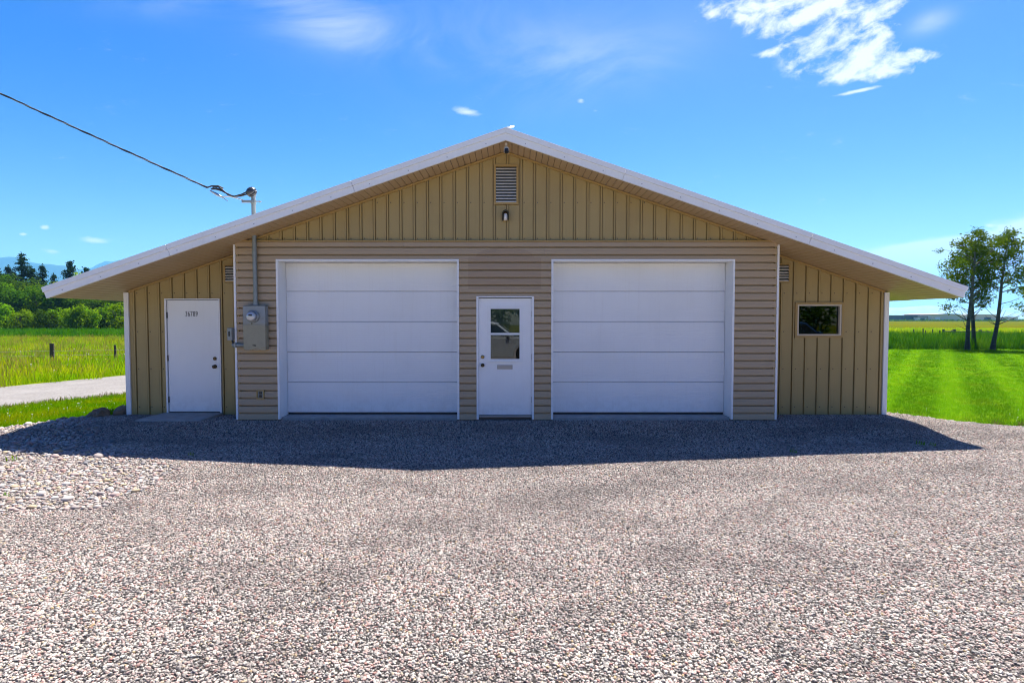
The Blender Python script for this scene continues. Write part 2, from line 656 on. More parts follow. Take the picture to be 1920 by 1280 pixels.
def yard_inside(x, y):
    if y > 10.95:
        return False
    if x > 6.9:      # right lawn edge
        edge = 10.9 - 0.95 * sstep(6.95, 7.9, x) - 0.12 * sstep(7.9, 9.5, x)
        edge += 0.05 * mnoise.noise(Vector((x * 3.1, 0.3, 8.0))) + 0.03 * mnoise.noise(Vector((x * 9.0, 0.3, 2.0)))
        return y < edge
    if x < -6.9:
        edge = 10.75 - 1.15 * sstep(-7.0, -8.9, x) - 0.16 * max(0.0, -8.6 - x)
        edge += 0.05 * mnoise.noise(Vector((x * 3.1, 5.3, 8.0))) + 0.03 * mnoise.noise(Vector((x * 9.0, 2.3, 2.0)))
        return y < edge
    return True


def grid_obj(name, x0, x1, y0, y1, st, inside, zf, mat, kind, dens=None):
    nx, ny = int(round((x1 - x0) / st)), int(round((y1 - y0) / st))
    idx, vs, fs, dv = {}, [], [], []

    def vid(i, j):
        if (i, j) not in idx:
            x, y = x0 + i * st, y0 + j * st
            idx[(i, j)] = len(vs)
            vs.append((x, y, zf(x, y)))
        return idx[(i, j)]
    for j in range(ny):
        for i in range(nx):
            cx, cy = x0 + (i + .5) * st, y0 + (j + .5) * st
            if inside(cx, cy):
                fs.append((vid(i, j), vid(i + 1, j), vid(i + 1, j + 1), vid(i, j + 1)))
                if dens:
                    dv.append(dens(cx, cy))
    me = bpy.data.meshes.new(name)
    me.from_pydata(vs, [], fs)
    if dens:
        at_ = me.attributes.new('dens', 'FLOAT', 'FACE')
        at_.data.foreach_set('value', dv)
    me.update()
    if mat:
        me.materials.append(mat)
    o = bpy.data.objects.new(name, me)
    COL.objects.link(o)
    if kind:
        o['kind'] = kind
    return o


yard = grid_obj('gravel_drive', -13.0, 12.8, 0.9, 11.0, 0.1, yard_inside, gz, M['gravel_base'], 'structure')

M['yard_far'] = principled('bounce_gravel_yard', rough=0.95, spec=0.1, color_fn=lambda t: t.ramp(t.noise(t.pos(), 22.0, 6.0, 0.75), [(0.3, (0.24, 0.215, 0.195)), (0.7, (0.44, 0.40, 0.37))]), bump_fn=vor_h(40.0), bump=0.6, bdist=0.02)
poly_obj('bounce_gravel_yard', [(-21, -22), (24, -22), (24, 7.9), (12.75, 8.5), (12.75, 0.95), (-12.95, 0.95), (-13.0, 7.6), (-13.6, 7.2), (-16.3, 3.0)], -0.155, M['yard_far'])  # unseen gravel behind the camera, extended and lightened to bounce light onto the front

# soil under the lawns and meadows
def grass_soil(c0, c1, sc=2.0):
    def fn(t):
        n = t.noise(t.pos(), sc, 6.0, 0.65)
        n2 = t.noise(t.pos(), 38.0, 3.0, 0.7)
        c = t.ramp(n, [(0.3, c0), (0.7, c1)])
        return t.mix(t.smooth(n2, 0.45, 0.7), c, tuple(a * 0.45 for a in c0))
    return fn


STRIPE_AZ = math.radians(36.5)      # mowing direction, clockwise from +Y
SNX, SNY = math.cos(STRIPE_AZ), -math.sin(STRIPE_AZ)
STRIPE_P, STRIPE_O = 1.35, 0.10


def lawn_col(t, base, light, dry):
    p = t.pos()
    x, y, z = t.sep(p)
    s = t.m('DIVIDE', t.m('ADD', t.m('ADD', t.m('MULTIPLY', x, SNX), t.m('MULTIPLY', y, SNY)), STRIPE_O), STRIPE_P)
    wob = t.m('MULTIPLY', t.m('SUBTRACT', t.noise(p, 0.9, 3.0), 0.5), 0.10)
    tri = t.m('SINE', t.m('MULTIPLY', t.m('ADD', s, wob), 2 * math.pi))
    stripe_sheen = t.smooth(tri, 0.0, 0.95)
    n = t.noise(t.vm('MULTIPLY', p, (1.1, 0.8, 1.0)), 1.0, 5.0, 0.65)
    c = t.mix(t.m('MULTIPLY', stripe_sheen, 0.7), base, light)  # light stripes: sheen of leaning blades painted into the colour
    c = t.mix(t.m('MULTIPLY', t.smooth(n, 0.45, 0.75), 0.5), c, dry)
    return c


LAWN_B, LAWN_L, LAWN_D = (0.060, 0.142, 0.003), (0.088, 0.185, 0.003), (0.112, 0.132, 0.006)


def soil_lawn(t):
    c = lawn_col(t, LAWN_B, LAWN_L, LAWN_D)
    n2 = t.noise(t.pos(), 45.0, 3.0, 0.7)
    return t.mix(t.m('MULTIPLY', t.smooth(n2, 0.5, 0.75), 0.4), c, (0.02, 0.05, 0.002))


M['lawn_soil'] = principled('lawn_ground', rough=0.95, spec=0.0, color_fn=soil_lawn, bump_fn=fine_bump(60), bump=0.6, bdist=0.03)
M['meadow_soil'] = principled('meadow_ground', rough=0.95, spec=0.0, color_fn=grass_soil((0.09, 0.15, 0.003), (0.18, 0.20, 0.005), 0.4))
M['verge_soil'] = principled('dry_verge', rough=0.95, spec=0.1, color_fn=grass_soil((0.13, 0.10, 0.03), (0.21, 0.165, 0.075), 2.0), bump_fn=fine_bump(40), bump=0.5)


def road_col(t):
    p = t.pos()
    n = t.noise(p, 18.0, 6.0, 0.75)
    n2 = t.noise(p, 1.3, 4.0, 0.6)
    c = t.ramp(n, [(0.3, (0.115, 0.104, 0.097)), (0.5, (0.185, 0.17, 0.16)), (0.72, (0.26, 0.24, 0.228))])
    return t.mix(t.m('MULTIPLY', t.smooth(n2, 0.4, 0.7), 0.35), c, (0.29, 0.27, 0.255))


M['road'] = principled('gravel_road', rough=0.95, spec=0.1, color_fn=road_col, bump_fn=fine_bump(40), bump=0.6, bdist=0.02)

lawn_pts = [(6.7, 10.9), (7.05, 9.6), (7.6, 8.9), (12.6, 8.6), (26, 8.0), (60, 8.0), (60, 35.5), (-4, 35.5), (-4, 25.2), (6.7, 25.2)]
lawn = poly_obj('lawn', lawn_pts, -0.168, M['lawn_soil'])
strip_pts = [(-13.4, 7.7), (-12.6, 7.6), (-8.9, 9.0), (-7.7, 9.6), (-6.9, 10.6), (-6.9, 25.2), (-4, 25.2), (-4, 27.0), (-6.8, 20.0), (-9.66, 14.4), (-10.9, 12.3)]
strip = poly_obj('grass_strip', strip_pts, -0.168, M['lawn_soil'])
verge_near = [(-13.9, 7.2), (-13.3, 7.2), (-10.35, 12.25), (-9.1, 14.4), (-6.2, 20.0), (-3.4, 27.0), (-4, 27.0), (-6.8, 20.0), (-9.66, 14.4), (-10.9, 12.3)]
poly_obj('dry_verge', verge_near, -0.163, M['verge_soil'])
road_pts = [(-13.9, 7.2), (-10.9, 12.3), (-9.66, 14.4), (-6.8, 20.0), (-4, 27.0), (2.0, 42.0), (-4.0, 42.0), (-10, 27.0), (-12.85, 19.19), (-14.04, 15.88), (-16.5, 10.0), (-19.0, 3.0), (-24, -10), (-21, -10), (-16.3, 3.0)]
road = poly_obj('gravel_road', road_pts, -0.159, M['road'])
meadow_pts = [(-16.5, 10.0), (-14.04, 15.88), (-12.85, 19.19), (-10, 27.0), (-4.0, 42.0), (0, 52), (-75, 52), (-60, 5), (-19, 3)]
poly_obj('meadow', meadow_pts, -0.172, M['meadow_soil'])


# ------------------------------------------------------------------ scattered ground cover (geometry nodes)
def scatter(obj, variants, density, dmin, smin, smax, seed=1, tilt=0.25, lean=None, dens_attr=False, flat=False):
    ng = bpy.data.node_groups.new(obj.name + '_scatter', 'GeometryNodeTree')
    ng.interface.new_socket('Geometry', in_out='INPUT', socket_type='NodeSocketGeometry')
    ng.interface.new_socket('Geometry', in_out='OUTPUT', socket_type='NodeSocketGeometry')
    N, L = ng.nodes, ng.links
    gi, go = N.new('NodeGroupInput'), N.new('NodeGroupOutput')
    dp = N.new('GeometryNodeDistributePointsOnFaces')
    if dmin:
        dp.distribute_method = 'POISSON'
        dp.inputs['Distance Min'].default_value = dmin
        dp.inputs['Density Max'].default_value = density
        if dens_attr:
            na = N.new('GeometryNodeInputNamedAttribute')
            na.data_type = 'FLOAT'
            na.inputs[0].default_value = 'dens'
            L.new(na.outputs[0], dp.inputs['Density Factor'])
    else:
        dp.distribute_method = 'RANDOM'
        dp.inputs['Density'].default_value = density
        if dens_attr:
            na = N.new('GeometryNodeInputNamedAttribute')
            na.data_type = 'FLOAT'
            na.inputs[0].default_value = 'dens'
            mm = N.new('ShaderNodeMath')
            mm.operation = 'MULTIPLY'
            mm.inputs[1].default_value = density
            L.new(na.outputs[0], mm.inputs[0])
            L.new(mm.outputs[0], dp.inputs['Density'])
    dp.inputs['Seed'].default_value = seed
    L.new(gi.outputs[0], dp.inputs['Mesh'])
    jn = N.new('GeometryNodeJoinGeometry')
    for v in reversed(variants):
        oi = N.new('GeometryNodeObjectInfo')
        oi.inputs['Object'].default_value = v
        oi.inputs['As Instance'].default_value = True
        L.new(oi.outputs['Geometry'], jn.inputs[0])
    ip = N.new('GeometryNodeInstanceOnPoints')
    ip.inputs['Pick Instance'].default_value = True
    L.new(dp.outputs['Points'], ip.inputs['Points'])
    L.new(jn.outputs[0], ip.inputs['Instance'])

    def rv(typ, lo, hi, sd):
        r = N.new('FunctionNodeRandomValue')
        r.data_type = typ
        if typ == 'FLOAT_VECTOR':
            r.inputs[0].default_value, r.inputs[1].default_value = lo, hi
            r.inputs['Seed'].default_value = sd
            return r.outputs[0]
        if typ == 'INT':
            r.inputs[4].default_value, r.inputs[5].default_value = lo, hi
            r.inputs['Seed'].default_value = sd
            return r.outputs[2]
        r.inputs[2].default_value, r.inputs[3].default_value = lo, hi
        r.inputs['Seed'].default_value = sd
        return r.outputs[1]
    L.new(rv('INT', 0, len(variants) - 1, seed + 5), ip.inputs['Instance Index'])
    L.new(rv('FLOAT_VECTOR', (-tilt, -tilt, 0.0), (tilt, tilt, 6.283), seed + 6), ip.inputs['Rotation'])
    # skew the sizes towards the small end
    pw = N.new('ShaderNodeMath')
    pw.operation = 'POWER'
    pw.inputs[1].default_value = 1.6
    L.new(rv('FLOAT', 0.0, 1.0, seed + 7), pw.inputs[0])
    mr = N.new('ShaderNodeMapRange')
    mr.inputs[3].default_value, mr.inputs[4].default_value = smin, smax
    L.new(pw.outputs[0], mr.inputs[0])
    L.new(mr.outputs[0], ip.inputs['Scale'])
    last = ip.outputs[0]
    if lean:
        # mown blades lie away in one strip and back in the next
        ps = N.new('GeometryNodeInputPosition')
        dt = N.new('ShaderNodeVectorMath')
        dt.operation = 'DOT_PRODUCT'
        dt.inputs[1].default_value = (SNX, SNY, 0)
        L.new(ps.outputs[0], dt.inputs[0])
        prev = dt.outputs['Value']
        for op, b in (('ADD', STRIPE_O), ('MULTIPLY', 2 * math.pi / STRIPE_P), ('SINE', None), ('MULTIPLY', 4.0), ('MINIMUM', 1.0), ('MAXIMUM', -1.0), ('MULTIPLY', lean)):
            mm = N.new('ShaderNodeMath')
            mm.operation = op
            L.new(prev, mm.inputs[0])
            if b is not None:
                mm.inputs[1].default_value = b
            prev = mm.outputs[0]
        sc = N.new('ShaderNodeVectorMath')
        sc.operation = 'SCALE'
        sc.inputs[0].default_value = (SNX, SNY, 0)
        L.new(prev, sc.inputs['Scale'])
        rr_ = N.new('FunctionNodeRotateRotation')
        rr_.rotation_space = 'GLOBAL'
        src = ip.inputs['Rotation'].links[0].from_socket
        L.new(src, rr_.inputs[0])
        L.new(sc.outputs[0], rr_.inputs[1])
        L.new(rr_.outputs[0], ip.inputs['Rotation'])
    L.new(last, go.inputs[0])
    md = obj.modifiers.new('scatter', 'NODES')
    md.node_group = ng
    return obj


def proto(name, mb, mat):
    me = mb.mesh(name)
    me.materials.append(mat)
    return bpy.data.objects.new(name, me)       # only an instance source, never linked


def pebble_mb(seed, flat=0.62, n=1, rough=0.22):
    r = random.Random(seed)
    bm = bmesh.new()
    bmesh.ops.create_icosphere(bm, subdivisions=n, radius=0.5)
    off = Vector((r.random() * 50, r.random() * 50, r.random() * 50))
    sx, sy = r.uniform(0.85, 1.25), r.uniform(0.7, 1.0)
    mb = MB()
    vs = []
    for v in bm.verts:
        k = 1 + rough * mnoise.noise(v.co * 1.6 + off) + r.uniform(-0.05, 0.05)
        vs.append((v.co.x * k * sx, v.co.y * k * sy, v.co.z * k * flat))
    mb.add(vs, [tuple(v.index for v in f.verts) for f in bm.faces], n > 1)
    bm.free()
    return mb


STONES = [(0.0, (0.42, 0.385, 0.36)), (0.10, (0.29, 0.26, 0.25)), (0.20, (0.46, 0.345, 0.325)), (0.32, (0.56, 0.525, 0.49)), (0.41, (0.19, 0.175, 0.175)),
          (0.50, (0.40, 0.28, 0.26)), (0.60, (0.56, 0.53, 0.50)), (0.68, (0.31, 0.305, 0.295)), (0.76, (0.27, 0.135, 0.12)), (0.82, (0.44, 0.36, 0.26)),
          (0.86, (0.085, 0.08, 0.085)), (0.92, (0.49, 0.42, 0.40)), (0.985, (0.36, 0.26, 0.14))]


def stone_mat(name, stops, k=1.0):
    def fn(t):
        rn = t.objrand()
        c = t.ramp(rn, [(p, tuple(a * k for a in cc)) for p, cc in stops], 'CONSTANT')
        n = t.noise(t.n.new('ShaderNodeTexCoord').outputs['Object'], 3.0, 3.0, 0.6)
        c = t.mix(t.m('MULTIPLY', n, 0.35), c, (0.22, 0.20, 0.185))
        big_ = t.noise(t.vm('MULTIPLY', t.pos(), (0.55, 1.3, 1.0)), 1.0, 4.0, 0.6, 0.4)
        c = t.mix(t.m('MULTIPLY', t.smooth(big_, 0.44, 0.68), 0.48), c, (0.14, 0.112, 0.10))
        # packed wheel tracks that swing round from the doors
        x, y, z = t.sep(t.pos())
        tr_ = None
        for cx, cy, r0 in ((9.0, -3.5, 11.2), (9.0, -3.5, 12.7), (-7.0, -9.0, 15.0), (-7.0, -9.0, 16.5)):
            dd = t.m('SQRT', t.m('ADD', t.m('POWER', t.m('SUBTRACT', x, cx), 2.0), t.m('POWER', t.m('SUBTRACT', y, cy), 2.0)))
            bnd = t.smooth(t.m('ABSOLUTE', t.m('SUBTRACT', dd, r0)), 0.32, 0.05)
            tr_ = bnd if tr_ is None else t.m('MAXIMUM', tr_, bnd)
        brk = t.smooth(t.noise(t.pos(), 1.6, 4.0, 0.6), 0.36, 0.62)
        return t.mix(t.m('MULTIPLY', t.m('MULTIPLY', tr_, brk), 0.36), c, (0.12, 0.10, 0.092))
    return principled(name, rough=0.75, spec=0.25, color_fn=fn)


M['pebble'] = stone_mat('pebble_stone', [(p, (c[0] * 1.0, c[1] * .955, c[2] * .865)) for p, c in STONES], 1.07)
pebbles = [proto('pebble', pebble_mb(i), M['pebble']) for i in range(7)]


def in_cobbles(x, y):
    # river stones spread over the left end of the yard
    e = x + 4.35 + (1.05 if y > 7.2 else 0.25) * (y - 7.2) + 0.35 * mnoise.noise(Vector((x * 0.9, y * 0.9, 4.4)))
    return e < 0 and y > 5.45 + 0.3 * mnoise.noise(Vector((x, y, 9.0)))


def gravel_dens(x, y):
    v = 1.0 if y < 6.0 else 0.8
    if abs(x) > y * 1.05 + 4.0 or y < 1.4:
        return 0.0
    if abs(x) > y * 1.05 + 0.9:
        v *= 0.62
    if in_cobbles(x, y):
        v *= 0.75
    return v


def gravel_in(x, y):
    if -6.9 < x < 6.8 and y > 10.62:
        return False
    return yard_inside(x, y) and gravel_dens(x, y) > 0


gravel = grid_obj('gravel', -12.0, 12.0, 1.0, 11.0, 0.1, gravel_in, lambda x, y: gz(x, y) + 0.004, M['pebble'], 'stuff', gravel_dens)
scatter(gravel, pebbles, 5600.0, 0.0098, 0.010, 0.029, seed=3, tilt=0.5, dens_attr=True)


# grass
def leaf_mat(name, c0, c1, c2, transl=0.35, sc=0.8, extra=None):
    def fn(t):
        rn = t.objrand()
        n = t.noise(t.pos(), sc, 4.0, 0.6)
        f = t.m('ADD', t.m('MULTIPLY', rn, 0.38), t.m('MULTIPLY', t.smooth(n, 0.28, 0.72), 0.62))
        c = t.ramp(f, [(0.22, c0), (0.5, c1), (0.78, c2)])
        return extra(t, c) if extra else c
    return principled(name, rough=0.7, spec=0.0, color_fn=fn, transl=transl)


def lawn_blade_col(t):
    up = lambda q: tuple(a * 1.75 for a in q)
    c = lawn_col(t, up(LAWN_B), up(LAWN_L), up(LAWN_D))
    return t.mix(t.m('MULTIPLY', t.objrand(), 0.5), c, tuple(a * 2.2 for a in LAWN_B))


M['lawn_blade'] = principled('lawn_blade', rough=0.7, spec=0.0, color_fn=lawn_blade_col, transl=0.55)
M['meadow_blade'] = leaf_mat('meadow_blade', (0.150, 0.350, 0.002), (0.300, 0.440, 0.003), (0.470, 0.470, 0.006), 0.55, 0.35)
M['seed'] = leaf_mat('seed_head', (0.20, 0.19, 0.02), (0.29, 0.25, 0.04), (0.36, 0.31, 0.07), 0.4)
M['crop_leaf'] = leaf_mat('crop_leaf', (0.030, 0.135, 0.003), (0.055, 0.190, 0.004), (0.090, 0.240, 0.005), 0.4)
M['reed'] = leaf_mat('reed_blade', (0.024, 0.105, 0.003), (0.045, 0.160, 0.004), (0.110, 0.230, 0.006), 0.4, 0.5)
M['dry_blade'] = leaf_mat('dry_blade', (0.15, 0.12, 0.03), (0.21, 0.17, 0.06), (0.11, 0.12, 0.015), 0.3)
M['clover'] = principled('clover_flower', (0.62, 0.62, 0.52), 0.7)
M['yellow_flower'] = principled('yellow_flower', (0.62, 0.50, 0.05), 0.7)


def tuft_mb(seed, n, h0, h1, w, spread, bend=0.4, head=0.0):
    r = random.Random(seed)
    mb = MB()
    for i in range(n):
        a = r.uniform(0, 6.283)
        rr = spread * math.sqrt(r.random())
        bx, by = rr * math.cos(a), rr * math.sin(a)
        h = r.uniform(h0, h1)
        da = r.uniform(0, 6.283)
        lx, ly = math.cos(da) * h * bend * r.random(), math.sin(da) * h * bend * r.random()
        wa = r.uniform(0, 3.1416)
        wx, wy = math.cos(wa) * w / 2, math.sin(wa) * w / 2
        vs = [(bx - wx, by - wy, -0.01), (bx + wx, by + wy, -0.01), (bx + lx * .35 + wx * .8, by + ly * .35 + wy * .8, h * 0.6),
              (bx + lx * .35 - wx * .8, by + ly * .35 - wy * .8, h * 0.6), (bx + lx, by + ly, h)]
        mb.add(vs, [(0, 1, 2, 3), (3, 2, 4)])
        if head and r.random() < head:
            x, y, z = vs[4]
            q = w * 1.6
            mb.add([(x - wx * 2.2, y - wy * 2.2, z - q * 3), (x + wx * 2.2, y + wy * 2.2, z - q * 3), (x, y, z + q * 4)], [(0, 1, 2)])
    return mb


def flower_mb(h, r0):
    mb = MB()
    mb.tube([(0, 0, 0), (0, 0, h)], r0 * 0.12, 3, False)
    mb.lathe([(0.001, -r0 * .6), (r0, 0), (r0 * .7, r0 * .5), (0.001, r0 * .8)], (0, 0, h), 'Z', 6)
    return mb


lawn_tufts = [proto('tuft', tuft_mb(20 + i, 13, 0.025, 0.055, 0.0065, 0.055, 0.7), M['lawn_blade']) for i in range(4)]
lawn_tufts_far = [proto('tuft', tuft_mb(30 + i, 16, 0.03, 0.06, 0.014, 0.13, 0.6), M['lawn_blade']) for i in range(4)]


def lawn_in(x, y):
    return x > 6.98 and y > 9.0 and not yard_inside(x, y) and 0.50 < x / y < 1.35 and y < 20.0


def flat_z(x, y):
    return -0.166


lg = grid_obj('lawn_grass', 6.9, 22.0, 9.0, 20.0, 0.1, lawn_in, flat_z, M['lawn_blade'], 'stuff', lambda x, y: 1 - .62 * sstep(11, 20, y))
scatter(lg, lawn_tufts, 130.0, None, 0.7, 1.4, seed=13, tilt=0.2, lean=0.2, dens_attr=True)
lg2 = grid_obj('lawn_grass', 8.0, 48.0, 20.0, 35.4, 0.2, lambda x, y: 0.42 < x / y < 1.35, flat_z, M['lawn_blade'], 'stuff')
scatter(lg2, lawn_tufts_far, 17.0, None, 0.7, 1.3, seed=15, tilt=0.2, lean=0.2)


def seg_side(x, y, ax, ay_, bx, by):
    return (bx - ax) * (y - ay_) - (by - ay_) * (x - ax)


NEAR_EDGE = [(-13.9, 7.2), (-10.9, 12.3), (-9.66, 14.4), (-6.8, 20.0), (-4, 27.0)]


def road_x(y):
    for (ax, ay_), (bx, by) in zip(NEAR_EDGE, NEAR_EDGE[1:]):
        if y <= by:
            return ax + (bx - ax) * (y - ay_) / (by - ay_)
    return -4.0


def strip_in(x, y):
    if yard_inside(x, y) or y < 7.3 or y > 25 or x > -7.1:
        return False
    return x > road_x(y) + 0.12


def strip_dens(x, y):
    e = x - road_x(y)
    return 0.35 + 0.65 * sstep(0.2, 0.9, e + 0.3 * mnoise.noise(Vector((x * 1.5, y * 1.5, 0))))


M['strip_blade'] = leaf_mat('strip_blade', (0.110, 0.270, 0.001), (0.170, 0.320, 0.002), (0.290, 0.330, 0.003), 0.4, 0.7)
strip_tufts = [proto('tuft', tuft_mb(40 + i, 13, 0.03, 0.08, 0.007, 0.06, 0.7), M['strip_blade']) for i in range(4)]
sg = grid_obj('strip_grass', -13.0, -7.0, 7.0, 25.0, 0.1, strip_in, flat_z, M['strip_blade'], 'stuff', strip_dens)
scatter(sg, strip_tufts, 330.0, None, 0.7, 1.6, seed=17, dens_attr=True)
dry_tufts = [proto('tuft', tuft_mb(50 + i, 12, 0.03, 0.10, 0.007, 0.06, 0.8), M['dry_blade']) for i in range(3)]
vg = grid_obj('dry_grass', -14.0, -5.0, 7.2, 22.0, 0.1, lambda x, y: -0.02 < x - road_x(y) < 0.65 and y < 22, lambda x, y: -0.160, M['dry_blade'], 'stuff')
scatter(vg, dry_tufts, 90.0, None, 0.6, 1.4, seed=18)
eg = grid_obj('dry_grass', 6.9, 13.0, 8.8, 11.4, 0.05, lambda x, y: x > 6.98 and not yard_inside(x, y) and yard_inside(x, y - 0.32), lambda x, y: -0.162, M['dry_blade'], 'stuff')
scatter(eg, dry_tufts + strip_tufts[:2], 60.0, None, 0.6, 1.5, seed=28)
clover = [proto('flower', flower_mb(0.075, 0.009), M['clover'])]
cl = grid_obj('clover_flowers', -13.0, -7.0, 7.0, 18.0, 0.2, lambda x, y: strip_in(x, y) and x - road_x(y) > 0.8, flat_z, M['clover'], 'stuff')
scatter(cl, clover, 7.0, None, 0.8, 1.5, seed=19)
cl2 = grid_obj('clover_flowers', 7.0, 13.0, 9.3, 13.0, 0.1, lambda x, y: lawn_in(x, y) and y < 12, flat_z, M['clover'], 'stuff')
scatter(cl2, clover, 1.5, None, 0.7, 1.1, seed=20)

FAR_EDGE = [(-19.0, 3.0), (-16.5, 10.0), (-14.04, 15.88), (-12.85, 19.19), (-10, 27.0), (-4.0, 42.0), (0, 52)]


def far_x(y):
    for (ax, ay_), (bx, by) in zip(FAR_EDGE, FAR_EDGE[1:]):
        if y <= by:
            return ax + (bx - ax) * (y - ay_) / (by - ay_)
    return 0.0


def meadow_in(x, y):
    return x < far_x(y) - 0.05 and -1.12 < x / y < -0.5 and 9 < y < 52


meadow_tufts = [proto('tuft', tuft_mb(60 + i, 30, 0.10, 0.34, 0.011, 0.24, 0.6, 0.25), M['meadow_blade']) for i in range(4)]
meadow_tufts += [proto('tuft', tuft_mb(66, 14, 0.2, 0.42, 0.010, 0.24, 0.45, 0.9), M['seed'])]


def meadow_dens(x, y):
    return 1.0 if y < 30 else 0.5


mg = grid_obj('meadow_grass', -56.0, -5.0, 9.0, 52.0, 0.5, meadow_in, lambda x, y: -0.170, M['meadow_blade'], 'stuff', meadow_dens)
scatter(mg, meadow_tufts, 26.0, None, 0.6, 1.35, seed=21, dens_attr=True)
mf = grid_obj('meadow_flowers', -40.0, -10.0, 11.0, 34.0, 0.5, meadow_in, lambda x, y: -0.170, M['yellow_flower'], 'stuff')
scatter(mf, [proto('flower', flower_mb(0.42, 0.022), M['yellow_flower']), proto('flower', flower_mb(0.38, 0.025), M['clover'])], 0.9, None, 0.6, 1.1, seed=22)
crop_tufts = [proto('tuft', tuft_mb(70 + i, 26, 0.4, 0.85, 0.05, 0.35, 0.5), M['crop_leaf']) for i in range(4)]
cg = grid_obj('field_crop', -82.0, -20.0, 52.0, 72.0, 1.0, lambda x, y: -1.15 < x / y < -0.5, lambda x, y: -0.185, M['crop_leaf'], 'stuff')
scatter(cg, crop_tufts, 7.0, None, 0.7, 1.15, seed=23)
reed_tufts = [proto('tuft', tuft_mb(80 + i, 24, 0.3, 1.05, 0.024, 0.34, 0.5), M['reed']) for i in range(4)]


def reed_in(x, y):
    e = 35.4 + 0.35 * mnoise.noise(Vector((x * 0.4, 0, 1.0)))
    return y > e and 0.42 < x / y < 1.3


rg = grid_obj('tall_grass', 15.0, 64.0, 35.0, 51.0, 0.5, reed_in, lambda x, y: -0.185, M['reed'], 'stuff')
scatter(rg, reed_tufts, 13.0, None, 0.55, 1.1, seed=25)
rg2 = grid_obj('field_grass', 26.0, 120.0, 51.0, 100.0, 2.0, lambda x, y: 0.5 < x / y < 1.2, lambda x, y: -0.185, M['meadow_blade'], 'stuff')
scatter(rg2, [proto('tuft', tuft_mb(90 + i, 26, 0.15, 0.45, 0.03, 0.5, 0.6), M['meadow_blade']) for i in range(3)], 2.2, None, 0.6, 1.2, seed=26)

# cobbles: the largest ones single, the rest as one mass
M['cobble'] = stone_mat('river_stone', [(0.0, (0.42, 0.36, 0.32)), (0.12, (0.34, 0.28, 0.26)), (0.26, (0.50, 0.43, 0.37)), (0.40, (0.27, 0.25, 0.24)), (0.52, (0.41, 0.30, 0.27)),
                                       (0.64, (0.33, 0.20, 0.17)), (0.72, (0.42, 0.32, 0.19)), (0.82, (0.52, 0.47, 0.43)), (0.93, (0.20, 0.20, 0.21))])
cob_meshes = []
for i in range(6):
    me = pebble_mb(200 + i, 0.55, 2, 0.30).mesh('stone')
    me.materials.append(M['cobble'])
    cob_meshes.append(me)
placed = []
tries = 0
while len(placed) < 290 and tries < 20000:
    tries += 1
    x, y = rnd.uniform(-9.6, -3.6), rnd.uniform(5.3, 10.3)
    if not (in_cobbles(x, y) and yard_inside(x, y)) or abs(x) > y * 1.0 + 0.3:
        continue
    s = rnd.uniform(0.05, 0.095) if rnd.random() < 0.88 else rnd.uniform(0.10, 0.14)
    if any((x - a) ** 2 + (y - b) ** 2 < (0.5 * (s + c)) ** 2 * 0.9 for a, b, c in placed):
        continue
    placed.append((x, y, s))
    o = bpy.data.objects.new('stone', rnd.choice(cob_meshes))
    COL.objects.link(o)
    o.parent = yard
    o.location = (x, y, gz(x, y) + s * 0.13)
    o.rotation_euler = (rnd.uniform(-.2, .2), rnd.uniform(-.2, .2), rnd.uniform(0, 6.28))
    o.scale = (s, s, s)
cb = grid_obj('cobbles', -11.0, -3.4, 5.3, 10.9, 0.1, lambda x, y: in_cobbles(x, y) and yard_inside(x, y) and abs(x) < y * 1.05 + 0.6, lambda x, y: gz(x, y) + 0.008, M['cobble'], 'stuff')
cob_src = []
for me in cob_meshes:
    cob_src.append(bpy.data.objects.new('stone', me))
scatter(cb, cob_src, 240.0, 0.03, 0.028, 0.062, seed=31, tilt=0.3)

# a few weeds in the yard
weed_tufts = tuft_mb(99, 12, 0.02, 0.07, 0.012, 0.06, 0.9)
weed_me = weed_tufts.mesh('weed')
weed_me.materials.append(M['strip_blade'])
for x, y, s, wl_ in ((6.05, 8.55, 1.0, 'larger green weed at the shadow edge near the right tip of the shadow'), (6.2, 8.5, 0.7, 'smaller weed just right of the larger weed at the right shadow tip'),
                     (3.9, 8.0, 0.8, 'green weed on the sunlit side of the shadow edge below the right garage door'),
                     (-5.3, 6.0, 0.9, 'green weed at the lower right border of the river stones'), (-6.0, 6.2, 1.0, 'green weed among the river stones near the left picture edge'),
                     (-6.6, 7.6, 1.2, 'green weed among the stones just in front of the shadow, far left'), (-4.4, 7.9, 0.7, 'tiny weed inside the shadow near the doorstep slab')):
    o = bpy.data.objects.new('weed', weed_me)
    COL.objects.link(o)
    o.location = (x, y, gz(x, y) + 0.008)
    o.scale = (s, s, s)
    tag(o, wl_, 'weed', 'weeds in the gravel')


# ------------------------------------------------------------------ the garage building
XC = -0.1
SL, APEX = 0.34, 4.57            # soffit plane: z = APEX - SL*|x - XC|
Y_F, Y_G, Y_S, Y_W = 9.38, 10.04, 10.0, 10.62     # fascia, gable panels, siding, wings
Y_BACK = 24.0
BX0, BX1 = -4.757, 4.564         # projecting front
WX0, WX1 = -7.065, 6.865         # wing corners
HALF = 7.40                      # eave from the ridge line


def soff(x):
    return APEX - SL * abs(x - XC)


B = thing('garage_building', 'low gabled tan metal garage with white roof edge and two white overhead doors', 'garage', (XC, Y_W, -0.05))

GARAGES = [(-4.0, -0.945, 0.045, 2.695), (0.71, 3.775, 0.045, 2.695)]
ENTRY = (-0.585, 0.352, 0.0, 2.078)
SIDE_DOOR = (-6.30, -5.335, 0.0, 2.06)
WINDOW = (5.165, 6.03, 1.38, 2.005)


